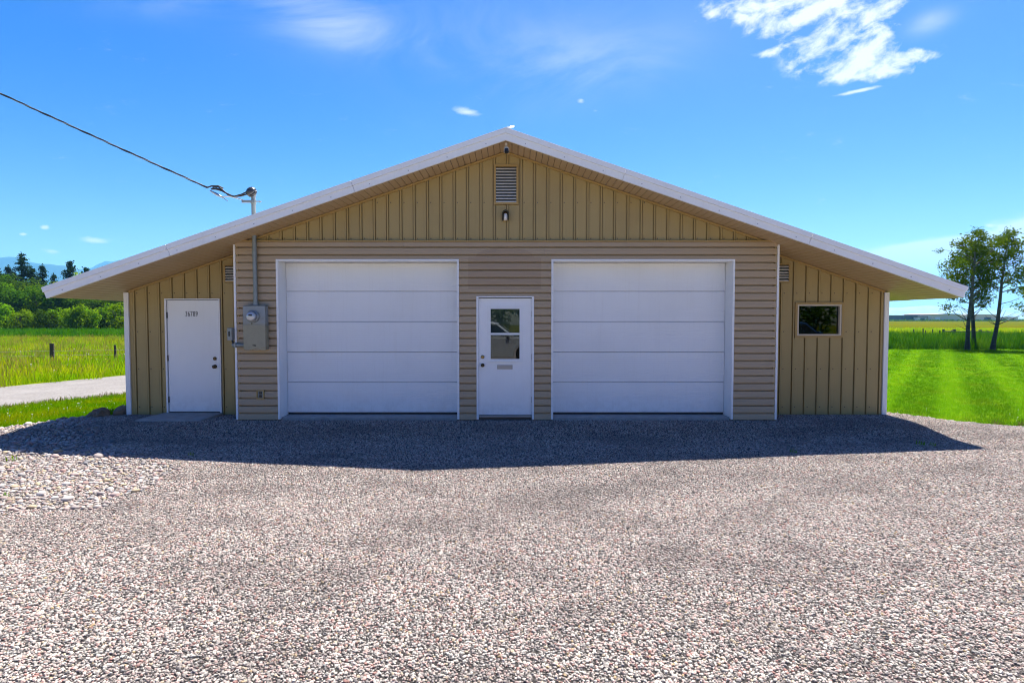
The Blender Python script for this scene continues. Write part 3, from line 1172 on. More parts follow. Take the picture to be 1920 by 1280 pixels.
def cells(x0, x1, z0, z1, holes):
    xs = sorted({x0, x1, *[h[0] for h in holes], *[h[1] for h in holes]})
    zs = sorted({z0, z1, *[h[2] for h in holes], *[h[3] for h in holes]})
    xs = [v for v in xs if x0 <= v <= x1]
    zs = [v for v in zs if z0 <= v <= z1]
    for a, b in zip(xs, xs[1:]):
        for c, d_ in zip(zs, zs[1:]):
            mx, mz = (a + b) / 2, (c + d_) / 2
            if not any(h[0] < mx < h[1] and h[2] < mz < h[3] for h in holes):
                yield a, b, c, d_


# wall cores behind the cladding
wm = MB()
gh = [(-4.02, -0.925, -0.1, 2.72), (0.69, 3.79, -0.1, 2.72), (-0.60, 0.37, -0.1, 2.095)]
for a, b, c, d_ in cells(BX0 + 0.02, BX1 - 0.02, -0.1, 2.93, gh):
    wm.box(a, b, Y_G + 0.03, Y_G + 0.14, c, d_)
top = [(BX0 + .02, 2.93), (BX1 - .02, 2.93), (BX1 - .02, soff(BX1) + .01), (XC, APEX + .012), (BX0 + .02, soff(BX0) + .01)]
wm.prism(top, Y_G + 0.03, Y_G + 0.14)
wm.box(BX0, BX0 + 0.06, Y_S + 0.002, Y_W + 0.03, -0.1, soff(BX0) - 0.005)
wm.box(BX1 - 0.06, BX1, Y_S + 0.002, Y_W + 0.03, -0.1, soff(BX1) - 0.005)
for a, b, c, d_ in cells(WX0 + .03, BX0 + .02, -0.04, 2.15, [(SIDE_DOOR[0] + .02, SIDE_DOOR[1] - .02, SIDE_DOOR[2], SIDE_DOOR[3])]):
    wm.box(a, b, Y_W + 0.03, Y_W + 0.14, c, d_)
for a, b, c, d_ in cells(BX1 - .02, WX1 - .03, -0.04, 2.15, [(WINDOW[0] + .04, WINDOW[1] - .04, WINDOW[2] + .04, WINDOW[3] - .04)]):
    wm.box(a, b, Y_W + 0.03, Y_W + 0.14, c, d_)
wm.prism([(WX0 + .03, 2.15), (BX0 + .02, 2.15), (BX0 + .02, soff(BX0 + .02) + .012), (WX0 + .03, soff(WX0 + .03) + .012)], Y_W + .03, Y_W + .14)
wm.prism([(BX1 - .02, 2.15), (WX1 - .03, 2.15), (WX1 - .03, soff(WX1 - .03) + .012), (BX1 - .02, soff(BX1 - .02) + .012)], Y_W + .03, Y_W + .14)
zc = soff(WX0) + 0.01
wm.box(WX0 + .005, WX0 + .11, Y_W + 0.145, Y_BACK, -0.1, zc)
wm.box(WX1 - .11, WX1 - .005, Y_W + 0.145, Y_BACK, -0.1, zc)
wm.prism([(WX0 + .12, -0.1), (WX1 - .12, -0.1), (WX1 - .12, zc), (XC, APEX + .01), (WX0 + .12, zc)], Y_BACK - .1, Y_BACK)
wm.build('wall', M['tan'], B)
MB().box(WX0 + .12, WX1 - .12, Y_W + .15, Y_BACK - .12, -0.05, 0.03).box(BX0 + .07, BX1 - .07, Y_G + .35, Y_W + .149, -0.05, 0.03).build('floor_slab', M['concrete'], B)
fo = MB()
fo.box(WX0 + .04, BX0, Y_W + .025, Y_W + .13, -0.2, -0.042)
fo.box(BX1, WX1 - .04, Y_W + .025, Y_W + .13, -0.2, -0.042)
fo.box(BX0 + .03, BX1 - .03, Y_G + .0, Y_G + .13, -0.2, -0.102)
fo.build('foundation', M['foundation'], B)
# partition close behind the entry, added to keep the room behind the panes dark
MB().box(-0.9, 0.9, 12.4, 12.45, 0.03, 2.6).build('blackout_board', M['interior'], B)
MB().box(BX1 + .1, WX1 - .15, 12.0, 12.05, 0.03, 2.05).build('blackout_board', M['interior'], B)  # second dark board, added behind the wing window


# ribbed metal panels
def panel_profile(x0, x1):
    """flat pan with one raised rib at its right edge; list of (x, y offset)"""
    rw, rh = 0.034, 0.020
    e = x1 - rw
    return [(x0, 0.0), (e - .018, 0.0), (e - .015, 0.018), (e - .006, 0.018), (e - .003, -rh), (x1 - .013, -rh), (x1 - .010, 0.018), (x1 - .003, 0.018), (x1 - .001, 0.002)]


def clip_prof(prof, a, b):
    out = []
    for (xa, ya), (xb, yb) in zip(prof, prof[1:]):
        lo, hi = max(xa, a), min(xb, b)
        if hi - lo < 1e-6:
            continue
        f = lambda x: ya + (yb - ya) * (x - xa) / (xb - xa)
        if not out:
            out.append((lo, f(lo)))
        out.append((hi, f(hi)))
    return out


screws = MB()
white_screws = MB()


def screw(mb, x, y, z, r=0.0105):
    vs = [(x + r * math.cos(k * math.pi / 3), y, z + r * math.sin(k * math.pi / 3)) for k in range(6)]
    vs += [(a, y - 0.006, c) for a, _, c in vs[:6]]
    mb.add(vs, [tuple(range(6, 12))] + [(k, (k + 1) % 6, 6 + (k + 1) % 6, 6 + k) for k in range(6)])


def panels(xa, xb, ypl, zb, holes, srows, first=None, pitch=0.2286):
    x = first if first is not None else xa
    xs = []
    while x < xb:
        xs.append((max(x, xa), min(x + pitch, xb), x))
        x += pitch
    for a, b, xo in xs:
        if b - a < 0.02:
            continue
        prof = clip_prof(panel_profile(xo, xo + pitch), a, b)
        cuts = sorted({a, b, *[h for hh in holes for h in hh[:2] if a < h < b]})
        if a < XC < b:
            cuts = sorted(set(cuts) | {XC})
        mbs = {}
        for c0, c1 in zip(cuts, cuts[1:]):
            sub = clip_prof(prof, c0, c1)
            if len(sub) < 2:
                continue
            mid = (c0 + c1) / 2
            zr = [(zb, None)]
            for h in holes:
                if h[0] < mid < h[1]:
                    zr = [(zb, h[2])] if h[2] > zb + 0.02 else []
                    zr.append((h[3], None))
            for zi, (z0, z1) in enumerate(zr):
                mb = mbs.setdefault('up' if (z1 is None and len(zr) > 1) else 'low', MB()) if any(h[0] <= a and h[1] >= b - .04 for h in holes) else mbs.setdefault('low', MB())
                tops = [(soff(px) - 0.012) if z1 is None else z1 for px, _ in sub]
                if max(tops) - z0 < 0.01:
                    continue
                n = len(sub)
                vs = [(px, ypl + dy_, min(z0, tp)) for (px, dy_), tp in zip(sub, tops)] + [(px, ypl + dy_, tp) for (px, dy_), tp in zip(sub, tops)]
                vs += [(px, ypl + 0.026, min(z0, tp)) for (px, dy_), tp in zip(sub, tops)]
                fs = [(i, i + 1, n + i + 1, n + i) for i in range(n - 1)] + [(i, 2 * n + i, 2 * n + i + 1, i + 1) for i in range(n - 1)]
                mb.add(vs, fs)
        for mb in mbs.values():
            if mb.v:
                mb.build('wall_panel', M['tan'], B, recalc=False)
        for sz in srows:
            sx = xo + 0.028
            if a < sx < b and sz < soff(sx) - 0.04 and not any(h[0] - .01 < sx < h[1] + .01 and h[2] - .01 < sz < h[3] + .01 for h in holes):
                screw(screws, sx, ypl, sz)


VENT = (-0.315, 0.115, 3.66, 4.345)
panels(-4.55, 4.35, Y_G, 3.055, [VENT], [3.09, 3.70], first=-4.62)
panels(WX0 + .075, BX0, Y_W, -0.045, [(SIDE_DOOR[0] - .035, SIDE_DOOR[1] + .035, -0.1, SIDE_DOOR[3] + .02), (-5.235, -5.0, 2.37, 2.70)], [0.10, 0.80, 1.48, 2.18], first=-7.095)
panels(BX1, WX1 - .075, Y_W, -0.045, [WINDOW, (4.8, 5.055, 2.37, 2.72)], [0.10, 0.80, 1.48, 2.18], first=4.475)
s_ = screws.build('screw_heads', M['screw'], B, recalc=False)
s_['kind'] = 'stuff'

# corner boards and drip trims
tr = MB().box(WX0, WX0 + .085, Y_W - .03, Y_W + .144, -0.052, soff(WX0 + .01) - 0.012)
tr.build('corner_trim', M['white'], B, 0.004)
tr = MB().box(WX1 - .085, WX1, Y_W - .03, Y_W + .144, -0.052, soff(WX1 - .01) - 0.012)
tr.build('corner_trim', M['white'], B, 0.004)
for x0, x1 in ((BX0 - .004, BX0 + .03), (BX1 - .03, BX1 + .004)):
    zt = min(soff(x0), soff(x1)) - .006
    MB().box(x0, x1, Y_S - .028, Y_S + .05, -0.022, min(3.03, zt)).build('edge_trim', M['white'], B, 0.003)
    
MB().box(BX0 + .035, BX1 - .035, Y_S - .03, Y_G + .02, 3.026, 3.052).build('drip_trim', M['tan_trim'], B, 0.004)


def rake_trim(xa, xb, yw):
    za, zb = soff(xa), soff(xb)
    mb = MB().prism([(xa, za - .045), (xb, zb - .045), (xb, zb - .008), (xa, za - .008)], yw - .032, yw - .001)
    mb.build('rake_trim', M['tan_trim'], B)


rake_trim(XC, 4.35, Y_G)
rake_trim(-4.55, XC, Y_G)
rake_trim(BX1 + .01, WX1 - .09, Y_W)
rake_trim(WX0 + .09, BX0 - .01, Y_W)

# lap siding: every board of every course
Z0, CH = -0.028, 0.1292
OPEN = [(-4.035, -0.910, -0.2, 2.725), (0.675, 3.81, -0.2, 2.725), (-0.612, 0.380, -0.2, 2.098)]


def board(pieces, yoff=0.0):
    mb = MB()
    for xa, xb, za, zb, zc0 in pieces:
        prof = [(0.0, -.017), (.003, -.020), (.055, -.017), (.070, -.013), (.103, -.010), (.105, .044), (CH + .004, .044)]
        hi = zb - zc0
        lo = za - zc0
        if zb - zc0 > CH - .002:
            hi = CH + .004
        zz_ = [lo] + [p[0] for p in prof if lo + .001 < p[0] < hi - .001] + [hi]
        pr = [(zc0 + q, Y_S - yoff + float(np.interp(q, [p[0] for p in prof], [p[1] for p in prof]))) for q in zz_]
        n = len(pr)
        vs = [(xa, y, z) for z, y in pr] + [(xb, y, z) for z, y in pr] + [(xa, Y_S + .046, pr[0][0]), (xb, Y_S + .046, pr[0][0]), (xa, Y_S + .046, pr[-1][0]), (xb, Y_S + .046, pr[-1][0])]
        fs = [(i, n + i, n + i + 1, i + 1) for i in range(n - 1)]
        fs += [(2 * n, 2 * n + 1, n, 0), tuple([2 * n] + list(range(n)) + [2 * n + 2]), tuple([2 * n + 3] + list(range(2 * n - 1, n - 1, -1)) + [2 * n + 1])]
        mb.add(vs, fs)
    return mb.build('siding_board', M['siding'], B, recalc=False)


bx0, bx1 = BX0 + .028, BX1 - .028
for k in range(24):
    z0 = Z0 + CH * k
    z1 = min(z0 + CH, 3.024)
    cur = [(bx0, bx1)]
    partial = []
    for h in OPEN:
        if h[3] >= z1:                      # opening cuts the whole course
            cur = [q for a, b in cur for q in ((a, min(b, h[0])), (max(a, h[1]), b)) if q[1] - q[0] > .01]
        elif h[3] > z0:
            partial.append(h)
    if k >= 22:
        sp = {22: (-2.80, 0.55), 23: (-2.80, -1.85, 2.4)}[k]
        for q in sp:
            cur = [r for a, b in cur for r in (((a, q - .001), (q + .001, b)) if a < q < b else ((a, b),))]
    for a, b in cur:
        xs = sorted({a, b, *[v for h in partial for v in h[:2] if a < v < b]})
        pcs = []
        for u, v in zip(xs, xs[1:]):
            zz = z0
            for h in partial:
                if h[0] <= (u + v) / 2 <= h[1]:
                    zz = h[3]
            pcs.append((u, v, zz, z1, z0))
        board(pcs, 0.0025 * rnd.random())

# soffit: narrow boards following the slope
SOF_W = 0.1
mesh_cache = {}


def soffit_strip(side, y1, rel):
    key = (side, round(y1, 3))
    x0, x1 = 0.002, SOF_W - 0.002
    if key not in mesh_cache:
        mb = MB()
        vs = []
        for y in (Y_F + .045, y1):
            for (x, dz_) in ((x0, 0.011), (x0 + .008, 0.0), (x1 - .008, 0.0), (x1, .011), (x1, .013), (x0, .013)):
                vs.append((side * x, y - Y_W, -SL * x + dz_))
        fs = [(i, (i + 1) % 6, 6 + (i + 1) % 6, 6 + i) for i in range(6)] + [(0, 1, 2, 3, 4, 5), (11, 10, 9, 8, 7, 6)]
        mb.add(vs, fs)
        me = mb.mesh('soffit_board')
        bm = bmesh.new()
        bm.from_mesh(me)
        bmesh.ops.recalc_face_normals(bm, faces=bm.faces)
        bm.to_mesh(me)
        bm.free()
        me.materials.append(M['soffit'])
        mesh_cache[key] = me
    o = bpy.data.objects.new('soffit_board', mesh_cache[key])
    COL.objects.link(o)
    o.parent = B
    o.location = (side * rel, 0, APEX - SL * rel + 0.05)


for side in (-1, 1):
    edge = (BX1 - XC) if side > 0 else (XC - BX0)
    k = 0
    while (k + 1) * SOF_W <= HALF + .01:
        rel = k * SOF_W
        soffit_strip(side, Y_G + .05 if rel + SOF_W < edge + .02 else Y_W + .05, rel)
        k += 1
    # under the side eaves the boards run the other way
    r0, r1 = abs((WX1 if side > 0 else WX0) - XC), HALF - .001
    y = Y_W + .055
    n = 0
    while n < 24:
        mb = MB()
        a, b = XC + side * r0, XC + side * r1
        if a > b:
            a, b = b, a
        mb.add([(a, y, soff(a)), (b, y, soff(b)), (b, y + .094, soff(b)), (a, y + .094, soff(a)), (a, y, soff(a) + .014), (b, y, soff(b) + .014), (b, y + .094, soff(b) + .014), (a, y + .094, soff(a) + .014)],
               [(0, 3, 2, 1), (4, 5, 6, 7), (0, 1, 5, 4), (1, 2, 6, 5), (2, 3, 7, 6), (3, 0, 4, 7)])
        mb.build('eave_board', M['soffit'], B)
        y += 0.1
        n += 1
    mb = MB()
    mb.prism([(a, soff(a)), (b, soff(b)), (b, soff(b) + .014), (a, soff(a) + .014)], y, Y_BACK + .5)
    mb.build('eave_soffit', M['soffit'], B)

bk = MB()
for side in (-1, 1):
    p = [(XC, APEX + .0138), (XC + side * (HALF - .04), APEX - SL * (HALF - .04) + .0138), (XC + side * (HALF - .04), APEX - SL * (HALF - .04) + .0152), (XC, APEX + .0152)]
    bk.prism(p if side > 0 else p[::-1], Y_F + .048, Y_W + .028)
bk.build('soffit_gap_shade', M['foundation'], B)  # added dark sheet, stands in for shade in the gaps between soffit boards

# roof deck
CA = math.cos(math.atan(SL))
rf = MB()
for side in (-1, 1):
    p = []
    for rel, dz_ in ((0, .016), (HALF - .03, .016), (HALF - .0, .165), (0, .175)):
        p.append((XC + side * rel, APEX - SL * rel + dz_))
    if side < 0:
        p = p[::-1]
    rf.prism(p, Y_F + .047, Y_BACK + .55)
roof = rf.build('roof', M['roof'], B)
# standing ribs of the roof sheets
rr = MB()
for side in (-1, 1):
    y = Y_F + .3
    while y < Y_BACK + .5:
        a, b = XC + side * .05, XC + side * (HALF + .015)
        za, zb = APEX - SL * .05 + .176, APEX - SL * (HALF + .015) + .166
        rr.add([(a, y, za), (b, y, zb), (b, y + .04, zb), (a, y + .04, za), (a, y + .01, za + .02), (b, y + .01, zb + .02), (b, y + .03, zb + .02), (a, y + .03, za + .02)],
               [(0, 1, 5, 4), (4, 5, 6, 7), (7, 6, 2, 3), (1, 2, 6, 5), (0, 4, 7, 3)])
        y += 0.2286
r_ = rr.build('roof_ribs', M['roof'], roof)
r_['kind'] = 'stuff'
MB().prism([(XC - .16, APEX + .125), (XC, APEX + .178), (XC + .16, APEX + .125), (XC + .16, APEX + .14), (XC, APEX + .194), (XC - .16, APEX + .14)], Y_F + .05, Y_BACK + .56).build('ridge_cap', M['roof'], roof)


# fascia boards (lower) and rake flashing (upper), in lengths
def rake_board(side, ra, rb, h0, h1, y0, y1, name):
    """piece along the slope between ra and rb from the ridge; h is measured square to the slope from the soffit line"""
    nx, nz = math.sin(math.atan(SL)), CA
    def P(rel, h):
        return (XC + side * (rel + nx * h), APEX - .012 - SL * rel + nz * h)
    if ra < 0.01:   # plumb cut at the ridge
        a0 = (XC, APEX - .012 + h0 / CA)
        a1 = (XC, APEX - .012 + h1 / CA)
    else:
        a0, a1 = P(ra, h0), P(ra, h1)
    p = [a0, P(rb, h0), P(rb, h1), a1]
    if side < 0:
        p = p[::-1]
    return MB().prism(p, y0, y1).build(name, M['white'], B, 0.003)


for side, cuts in ((1, (0.0, 1.86, 4.86, HALF - .03)), (-1, (0.0, 2.41, 5.39, HALF - .0))):
    for a, b in zip(cuts, cuts[1:]):
        aa = a if a == 0 else a + .005
        rake_board(side, aa, b, 0.0, 0.105, Y_F, Y_F + .04, 'fascia_board')
        rake_board(side, aa, b + (.008 if b > 7 else 0), 0.1055, 0.188, Y_F - .016, Y_F + .042, 'rake_flashing')
    rel = 0.3
    while rel < HALF - .1:
        x = XC + side * (rel + .33 * .045)
        screw(white_screws, x, Y_F, APEX - .012 - SL * rel + CA * .045, 0.009)
        rel += 0.62
s_ = white_screws.build('screw_heads', M['screw_white'], B, recalc=False)
s_['kind'] = 'stuff'
for side in (-1, 1):
    a, b = XC + side * (HALF + .002), XC + side * (HALF + .03)
    if a > b:
        a, b = b, a
    ze = APEX - SL * HALF
    MB().box(a, b, Y_F + .048, Y_BACK + .55, ze + .012, ze + .155).build('eave_fascia', M['white'], B, 0.004)

# overhead garage doors
Y_D = 10.32
for gi, (gx0, gx1, gz0, gz1) in enumerate(GARAGES):
    gd = MB().box(gx0 + .01, gx1 - .01, Y_D + .03, Y_D + .05, gz0 + .01, gz1 - .02).build('garage_door', M['dark'], B)
    gd['label'] = ['white sectional overhead door on the left of the entry door', 'white sectional overhead door on the right of the entry door'][gi]
    seams = [gz0, 0.590, 1.123, 1.663, 2.201, gz1 + .004]
    for za, zb in zip(seams, seams[1:]):
        mb = MB()
        q = 0.005
        # tongue-and-groove edge: the face steps back at the joints
        prof = [(Y_D + .026, za + .001), (Y_D + .010, za + .003), (Y_D, za + q + .004), (Y_D, zb - q - .004), (Y_D + .010, zb - .003), (Y_D + .026, zb - .001)]
        n = len(prof)
        vs = [(gx0 + .004, y, z) for y, z in prof] + [(gx1 - .004, y, z) for y, z in prof]
        fs = [(i, n + i, n + i + 1, i + 1) for i in range(n - 1)] + [tuple(range(n)), tuple(range(2 * n - 1, n - 1, -1)), (0, n - 1, 2 * n - 1, n)]
        mb.add(vs, fs)
        mb.build('door_section', M['garage_white'], gd)
    MB().box(gx0 + .01, gx1 - .01, Y_D + .006, Y_D + .028, gz0 - .03, gz0 - .001).build('bottom_seal', M['black'], gd)
    # white jambs and head that line the opening
    for x0, x1 in ((gx0 - .037, gx0 - .001), (gx1 + .001, gx1 + .037)):
        MB().box(x0, x1, Y_S - .03, Y_D + .03, -0.018, 2.699).build('door_jamb', M['white'], B, 0.003)
    MB().box(gx0 - .037, gx1 + .037, Y_S - .03, Y_D + .03, 2.70, 2.732).build('door_head', M['white'], B, 0.003)
    st = MB().box(gx0 - .0, gx1 + .0, Y_S + .03, Y_D + .06, -0.12, 0.012)
    st.build('door_sill', M['concrete'], B, 0.006)

# entry door with a sash window
ex0, ex1, ez0, ez1 = ENTRY
YE = Y_S + .012
wx0, wx1, wz0, wz1 = -0.418, 0.18, 0.985, 1.925      # light opening
mb = MB()
for a, b, c, d_ in cells(ex0 + .012, ex1 - .012, 0.055, ez1 - .012, [(wx0, wx1, wz0, wz1)]):
    mb.box(a, b, YE, YE + .044, c, d_)
ed = mb.build('entry_door', M['door_white'], B)
fr = MB()
for a, b, c, d_ in cells(wx0 - .012, wx1 + .012, wz0 - .012, wz1 + .012, [(-0.368, 0.13, 1.023, 1.438), (-0.368, 0.13, 1.472, 1.885)]):
    fr.box(a, b, YE - .014, YE + .03, c, d_)
fr.build('window_frame', M['white'], ed)
ins = MB()
for z0, z1 in ((1.023, 1.438), (1.472, 1.885)):
    MB().box(-0.367, 0.129, YE + .010, YE + .016, z0 + .001, z1 - .001).build('pane', M['glass_dark'] if z0 < 1.2 else M['glass'], ed)
MB().box(-0.366, 0.128, YE + .05, YE + .054, 1.46, 1.90).build('window_blind', M['blind'], ed)
MB().box(-.385, .148, YE - .024, YE - .0145, .972, .990).build('window_sill', M['white'], ed, 0.002)
for x in (-.26, .02):
    MB().box(x - .02, x + .02, YE - .024, YE - .0142, .992, 1.002).build('window_latch', M['white'], ed)
MB().box(-.257, .010, YE - .008, YE + .001, .847, .921).build('mail_slot', M['nickel'], ed, 0.003)
MB().box(-.232, -.015, YE - .012, YE - .0085, .862, .906).build('mail_flap', M['nickel'], ed, 0.002)


def knob(c, mat, parent, r=0.032, name='door_knob'):
    x, y, z = c
    MB().lathe([(r, 0.0), (r, -.006), (r * .42, -.012), (r * .4, -.03), (r * .85, -.036), (r * .92, -.052), (r * .6, -.064), (0.002, -.066)], (x, y, z), 'Y', 18).build(name, mat, parent, recalc=True)


def deadbolt(c, mat, parent, r=0.032):
    x, y, z = c
    MB().lathe([(r, 0.0), (r, -.008), (r * .8, -.016), (r * .5, -.018), (0.002, -.018)], (x, y, z), 'Y', 18).build('deadbolt', mat, parent)


knob((-.506, YE, .916), M['bronze'], ed)
deadbolt((-.506, YE, 1.059), M['brass'], ed)
for z in (1.80, 1.06, 0.32):
    MB().tube([(ex1 - .006, YE - .010, z - .05), (ex1 - .006, YE - .010, z + .05)], 0.008, 8).build('hinge', M['screw'], ed)
MB().box(ex0 - .026, ex0 + .010, Y_S - .03, Y_S + .075, -0.02, 2.079).build('door_jamb', M['white'], B, 0.003)
MB().box(ex1 - .010, ex1 + .026, Y_S - .03, Y_S + .075, -0.02, 2.079).build('door_jamb', M['white'], B, 0.003)
MB().box(ex0 - .026, ex1 + .026, Y_S - .03, Y_S + .075, 2.080, 2.102).build('door_head', M['white'], B, 0.003)
MB().box(ex0 + .011, ex1 - .011, Y_S - .02, Y_S + .09, 0.018, 0.045).build('threshold', M['nickel'], B, 0.003)
MB().box(ex0 + .011, ex1 - .011, Y_S + .02, Y_S + .12, -0.1, 0.015).build('door_sill', M['foundation'], B)

# side door in the left wing
sx0, sx1, sz0, sz1 = SIDE_DOOR
YD = Y_W - .024
sd = MB().box(sx0 + .025, sx1 - .012, YD, YD + .045, 0.017, 2.05).build('side_door', M['door_white'], B, 0.003)
knob((-5.425, YD, .845), M['bronze'], sd, 0.036)
deadbolt((-5.425, YD, .99), M['bronze'], sd, 0.033)
for z in (1.78, 1.0, 0.24):
    MB().box(sx0 + .012, sx0 + .030, YD - .012, YD + .02, z - .052, z + .052).build('hinge', M['black'], sd)
text_mesh('36789', 'house_number', M['ink'], sd, (-5.835, YD - .001, 1.80), 0.092, 0.66, 0.002, 0.0006, 1.12)
MB().box(sx0 - .022, sx0 + .010, Y_W - .04, Y_W + .03, -0.045, 2.058).build('door_jamb', M['white'], B, 0.003)
MB().box(sx1 - .008, sx1 + .022, Y_W - .04, Y_W + .03, -0.045, 2.058).build('door_jamb', M['white'], B, 0.003)
MB().box(sx0 - .022, sx1 + .022, Y_W - .04, Y_W + .03, 2.060, 2.082).build('door_head', M['white'], B, 0.003)
MB().box(sx0 + .012, sx1 - .010, Y_W - .03, Y_W + .06, -0.03, 0.010).build('threshold', M['foundation'], B)

# right wing window
a0, a1, c0, c1 = WINDOW
win = MB()
for a, b, c, d_ in cells(a0 - .012, a1 + .012, c0 - .012, c1 + .012, [(a0 + .028, a1 - .028, c0 + .028, c1 - .028)]):
    win.box(a, b, Y_W - .040, Y_W + .03, c, d_)
wn = win.build('window', M['tan_trim'], B)
wf = MB()
for a, b, c, d_ in cells(a0 + .029, a1 - .029, c0 + .029, c1 - .029, [(a0 + .058, a1 - .064, c0 + .056, c1 - .056)]):
    wf.box(a, b, Y_W - .030, Y_W + .05, c, d_)
wf.build('frame', principled('cream_vinyl', (0.60, 0.52, 0.40), 0.45), wn)
MB().box(a0 + .059, a1 - .065, Y_W + .018, Y_W + .024, c0 + .057, c1 - .057).build('pane', M['glass_dark'], wn)


# louvred vents
def louvre(x0, x1, z0, z1, yw, n, fw, mat_f, proud=0.03, right_only=None, nm='gable vent'):
    v = MB()
    for a, b, c, d_ in cells(x0, x1, z0, z1, [(x0 + fw, x1 - fw, z0 + fw, z1 - fw)]):
        v.box(a, b, yw - proud, yw + .03, c, d_)
    vo = v.build('louvre_vent', mat_f, B)
    MB().box(x0 + fw, x1 - fw, yw + .012, yw + .02, z0 + fw, z1 - fw).build('backing', M['dark'], vo)
    for i in range(n):
        z = z0 + fw + (z1 - z0 - 2 * fw) * (i + .5) / n
        h = (z1 - z0 - 2 * fw) / n
        mb = MB().add([(x0 + fw, yw - proud + .004, z - h * .5), (x1 - fw, yw - proud + .004, z - h * .5), (x1 - fw, yw + .006, z + h * .10), (x0 + fw, yw + .006, z + h * .10),
                       (x0 + fw, yw - proud + .004, z - h * .5 + .012), (x1 - fw, yw - proud + .004, z - h * .5 + .012), (x1 - fw, yw + .006, z + h * .10 + .004), (x0 + fw, yw + .006, z + h * .10 + .004)],
                      [(0, 1, 2, 3), (7, 6, 5, 4), (0, 4, 5, 1), (1, 5, 6, 2), (2, 6, 7, 3), (3, 7, 4, 0)])
        mb.build('slat', M['vent_white'], vo)
    return vo


M['vent_white'] = principled('vent_slat_paint', rough=0.5, color_fn=dirt((0.66, 0.64, 0.60), 0.2, 5.0))
louvre(VENT[0] + .004, VENT[1] - .004, VENT[2] + .004, VENT[3] - .004, Y_G, 12, 0.036, M['tan_trim'])['label'] = 'tall louvred vent under the gable peak'
louvre(-5.232, -4.79, 2.374, 2.697, Y_W, 6, 0.022, M['tan_trim'])['label'] = 'small louvred vent on the left wing wall'
louvre(4.61, 5.052, 2.374, 2.715, Y_W, 6, 0.022, M['tan_trim'])['label'] = 'small louvred vent on the right wing wall'

# ------------------------------------------------------------------ fittings on the front
# electric meter box
mbx = thing('electric_meter', 'weathered grey electric meter box with round meter, mounted on the brown siding', 'electric meter', (-4.36, Y_S - .09, 1.18))
X0, X1, YB0, YB1 = -4.545, -4.178, 9.838, 9.982
MB().box(X0, X1, YB0 + .012, YB1, 1.19, 1.935).build('box', M['box_paint'], mbx, 0.006)
MB().box(X0 - .004, X1 + .004, YB0, YB0 + .0115, 1.622, 1.931).build('meter_cover', M['box_paint'], mbx, 0.004)
MB().box(X0 - .004, X1 + .004, YB0 - .003, YB0 + .0115, 1.183, 1.618).build('breaker_cover', M['box_paint'], mbx, 0.006)
MB().box(X0 + .03, X1 - .03, YB0 - .007, YB0 - .0032, 1.57, 1.583).build('cover_lip', M['box_paint'], mbx, 0.002)
MB().box(X0 - .012, X1 + .012, YB0 - .006, YB1, 1.9355, 1.944).build('rain_lip', M['cast'], mbx, 0.002)
mo = MB().lathe([(0.105, 0.0), (0.105, -.022), (0.092, -.026), (0.088, -.030)], (-4.375, YB0, 1.755), 'Y', 28).build('meter_ring', M['cast'], mbx)
mm_ = MB().lathe([(0.080, -.031), (0.078, -.085), (0.074, -.104), (0.066, -.112), (0.002, -.114)], (-4.375, YB0, 1.755), 'Y', 28).build('meter', M['meter_glass'], mbx)
MB().box(-4.405, -4.345, YB0 - .1165, YB0 - .1142, 1.765, 1.79).build('meter_display', M['ink'], mm_)
MB().box(-4.408, -4.393, YB0 - .010, YB0 - .001, 1.627, 1.645).build('seal_tab', M['screw'], mbx)
text_mesh('TSG', 'box_lettering', M['ink'], mbx, (-4.365, YB0 - .0035, 1.265), 0.03, 0.85, 0.001, 0.002)
MB().box(X1 + .004, X1 + .010, YB0 + .02, YB1 - .03, 1.60, 1.625).build('side_latch', M['cast'], mbx)

cnd = MB().tube([(BX0 - .02, 9.925, 1.265), (X0 - .0, 9.925, 1.265)], 0.033, 12)
cnd.box(BX0 + .02, BX0 + .05, 9.885, 9.965, 1.225, 1.305)
tag(cnd.build('conduit_stub', M['steel'], None, org=(-4.65, 9.925, 1.265)), 'short horizontal grey conduit running left from the foot of the meter box', 'conduit')

db = thing('disconnect_switch', 'small grey switch box on the edge of the siding left of the meter box', 'switch box', (-4.80, Y_S, 1.33))
MB().box(-4.852, -4.770, 9.90, 10.03, 1.35, 1.56).build('box', M['cast'], db, 0.006)
MB().box(-4.846, -4.776, 9.893, 9.8995, 1.40, 1.55).build('cover', M['steel'], db, 0.003)
MB().box(-4.822, -4.805, 9.875, 9.8925, 1.42, 1.50).build('lever', M['black'], db, 0.002)
MB().tube([(-4.80, 9.965, 1.349), (-4.79, 9.965, 1.31), (-4.765, 9.965, 1.30)], 0.016, 8).build('elbow', M['black'], db)

ol = thing('wall_outlet', 'small brown covered power outlet low on the brown siding left of the overhead doors', 'outlet', (-4.336, Y_S, 0.33))
fro = MB()
for a, b, c, d_ in cells(-4.402, -4.270, 0.335, 0.49, [(-4.382, -4.290, 0.352, 0.474)]):
    fro.box(a, b, 9.965, 10.0, c, d_)
fro.build('frame', M['tan_trim'], ol)
MB().box(-4.381, -4.291, 9.978, 9.999, 0.353, 0.473).build('cover_plate', M['steel'], ol)
for z in (0.385, 0.44):
    MB().box(-4.362, -4.310, 9.968, 9.9775, z - .02, z + .02).build('flap', M['black'], ol, 0.003)

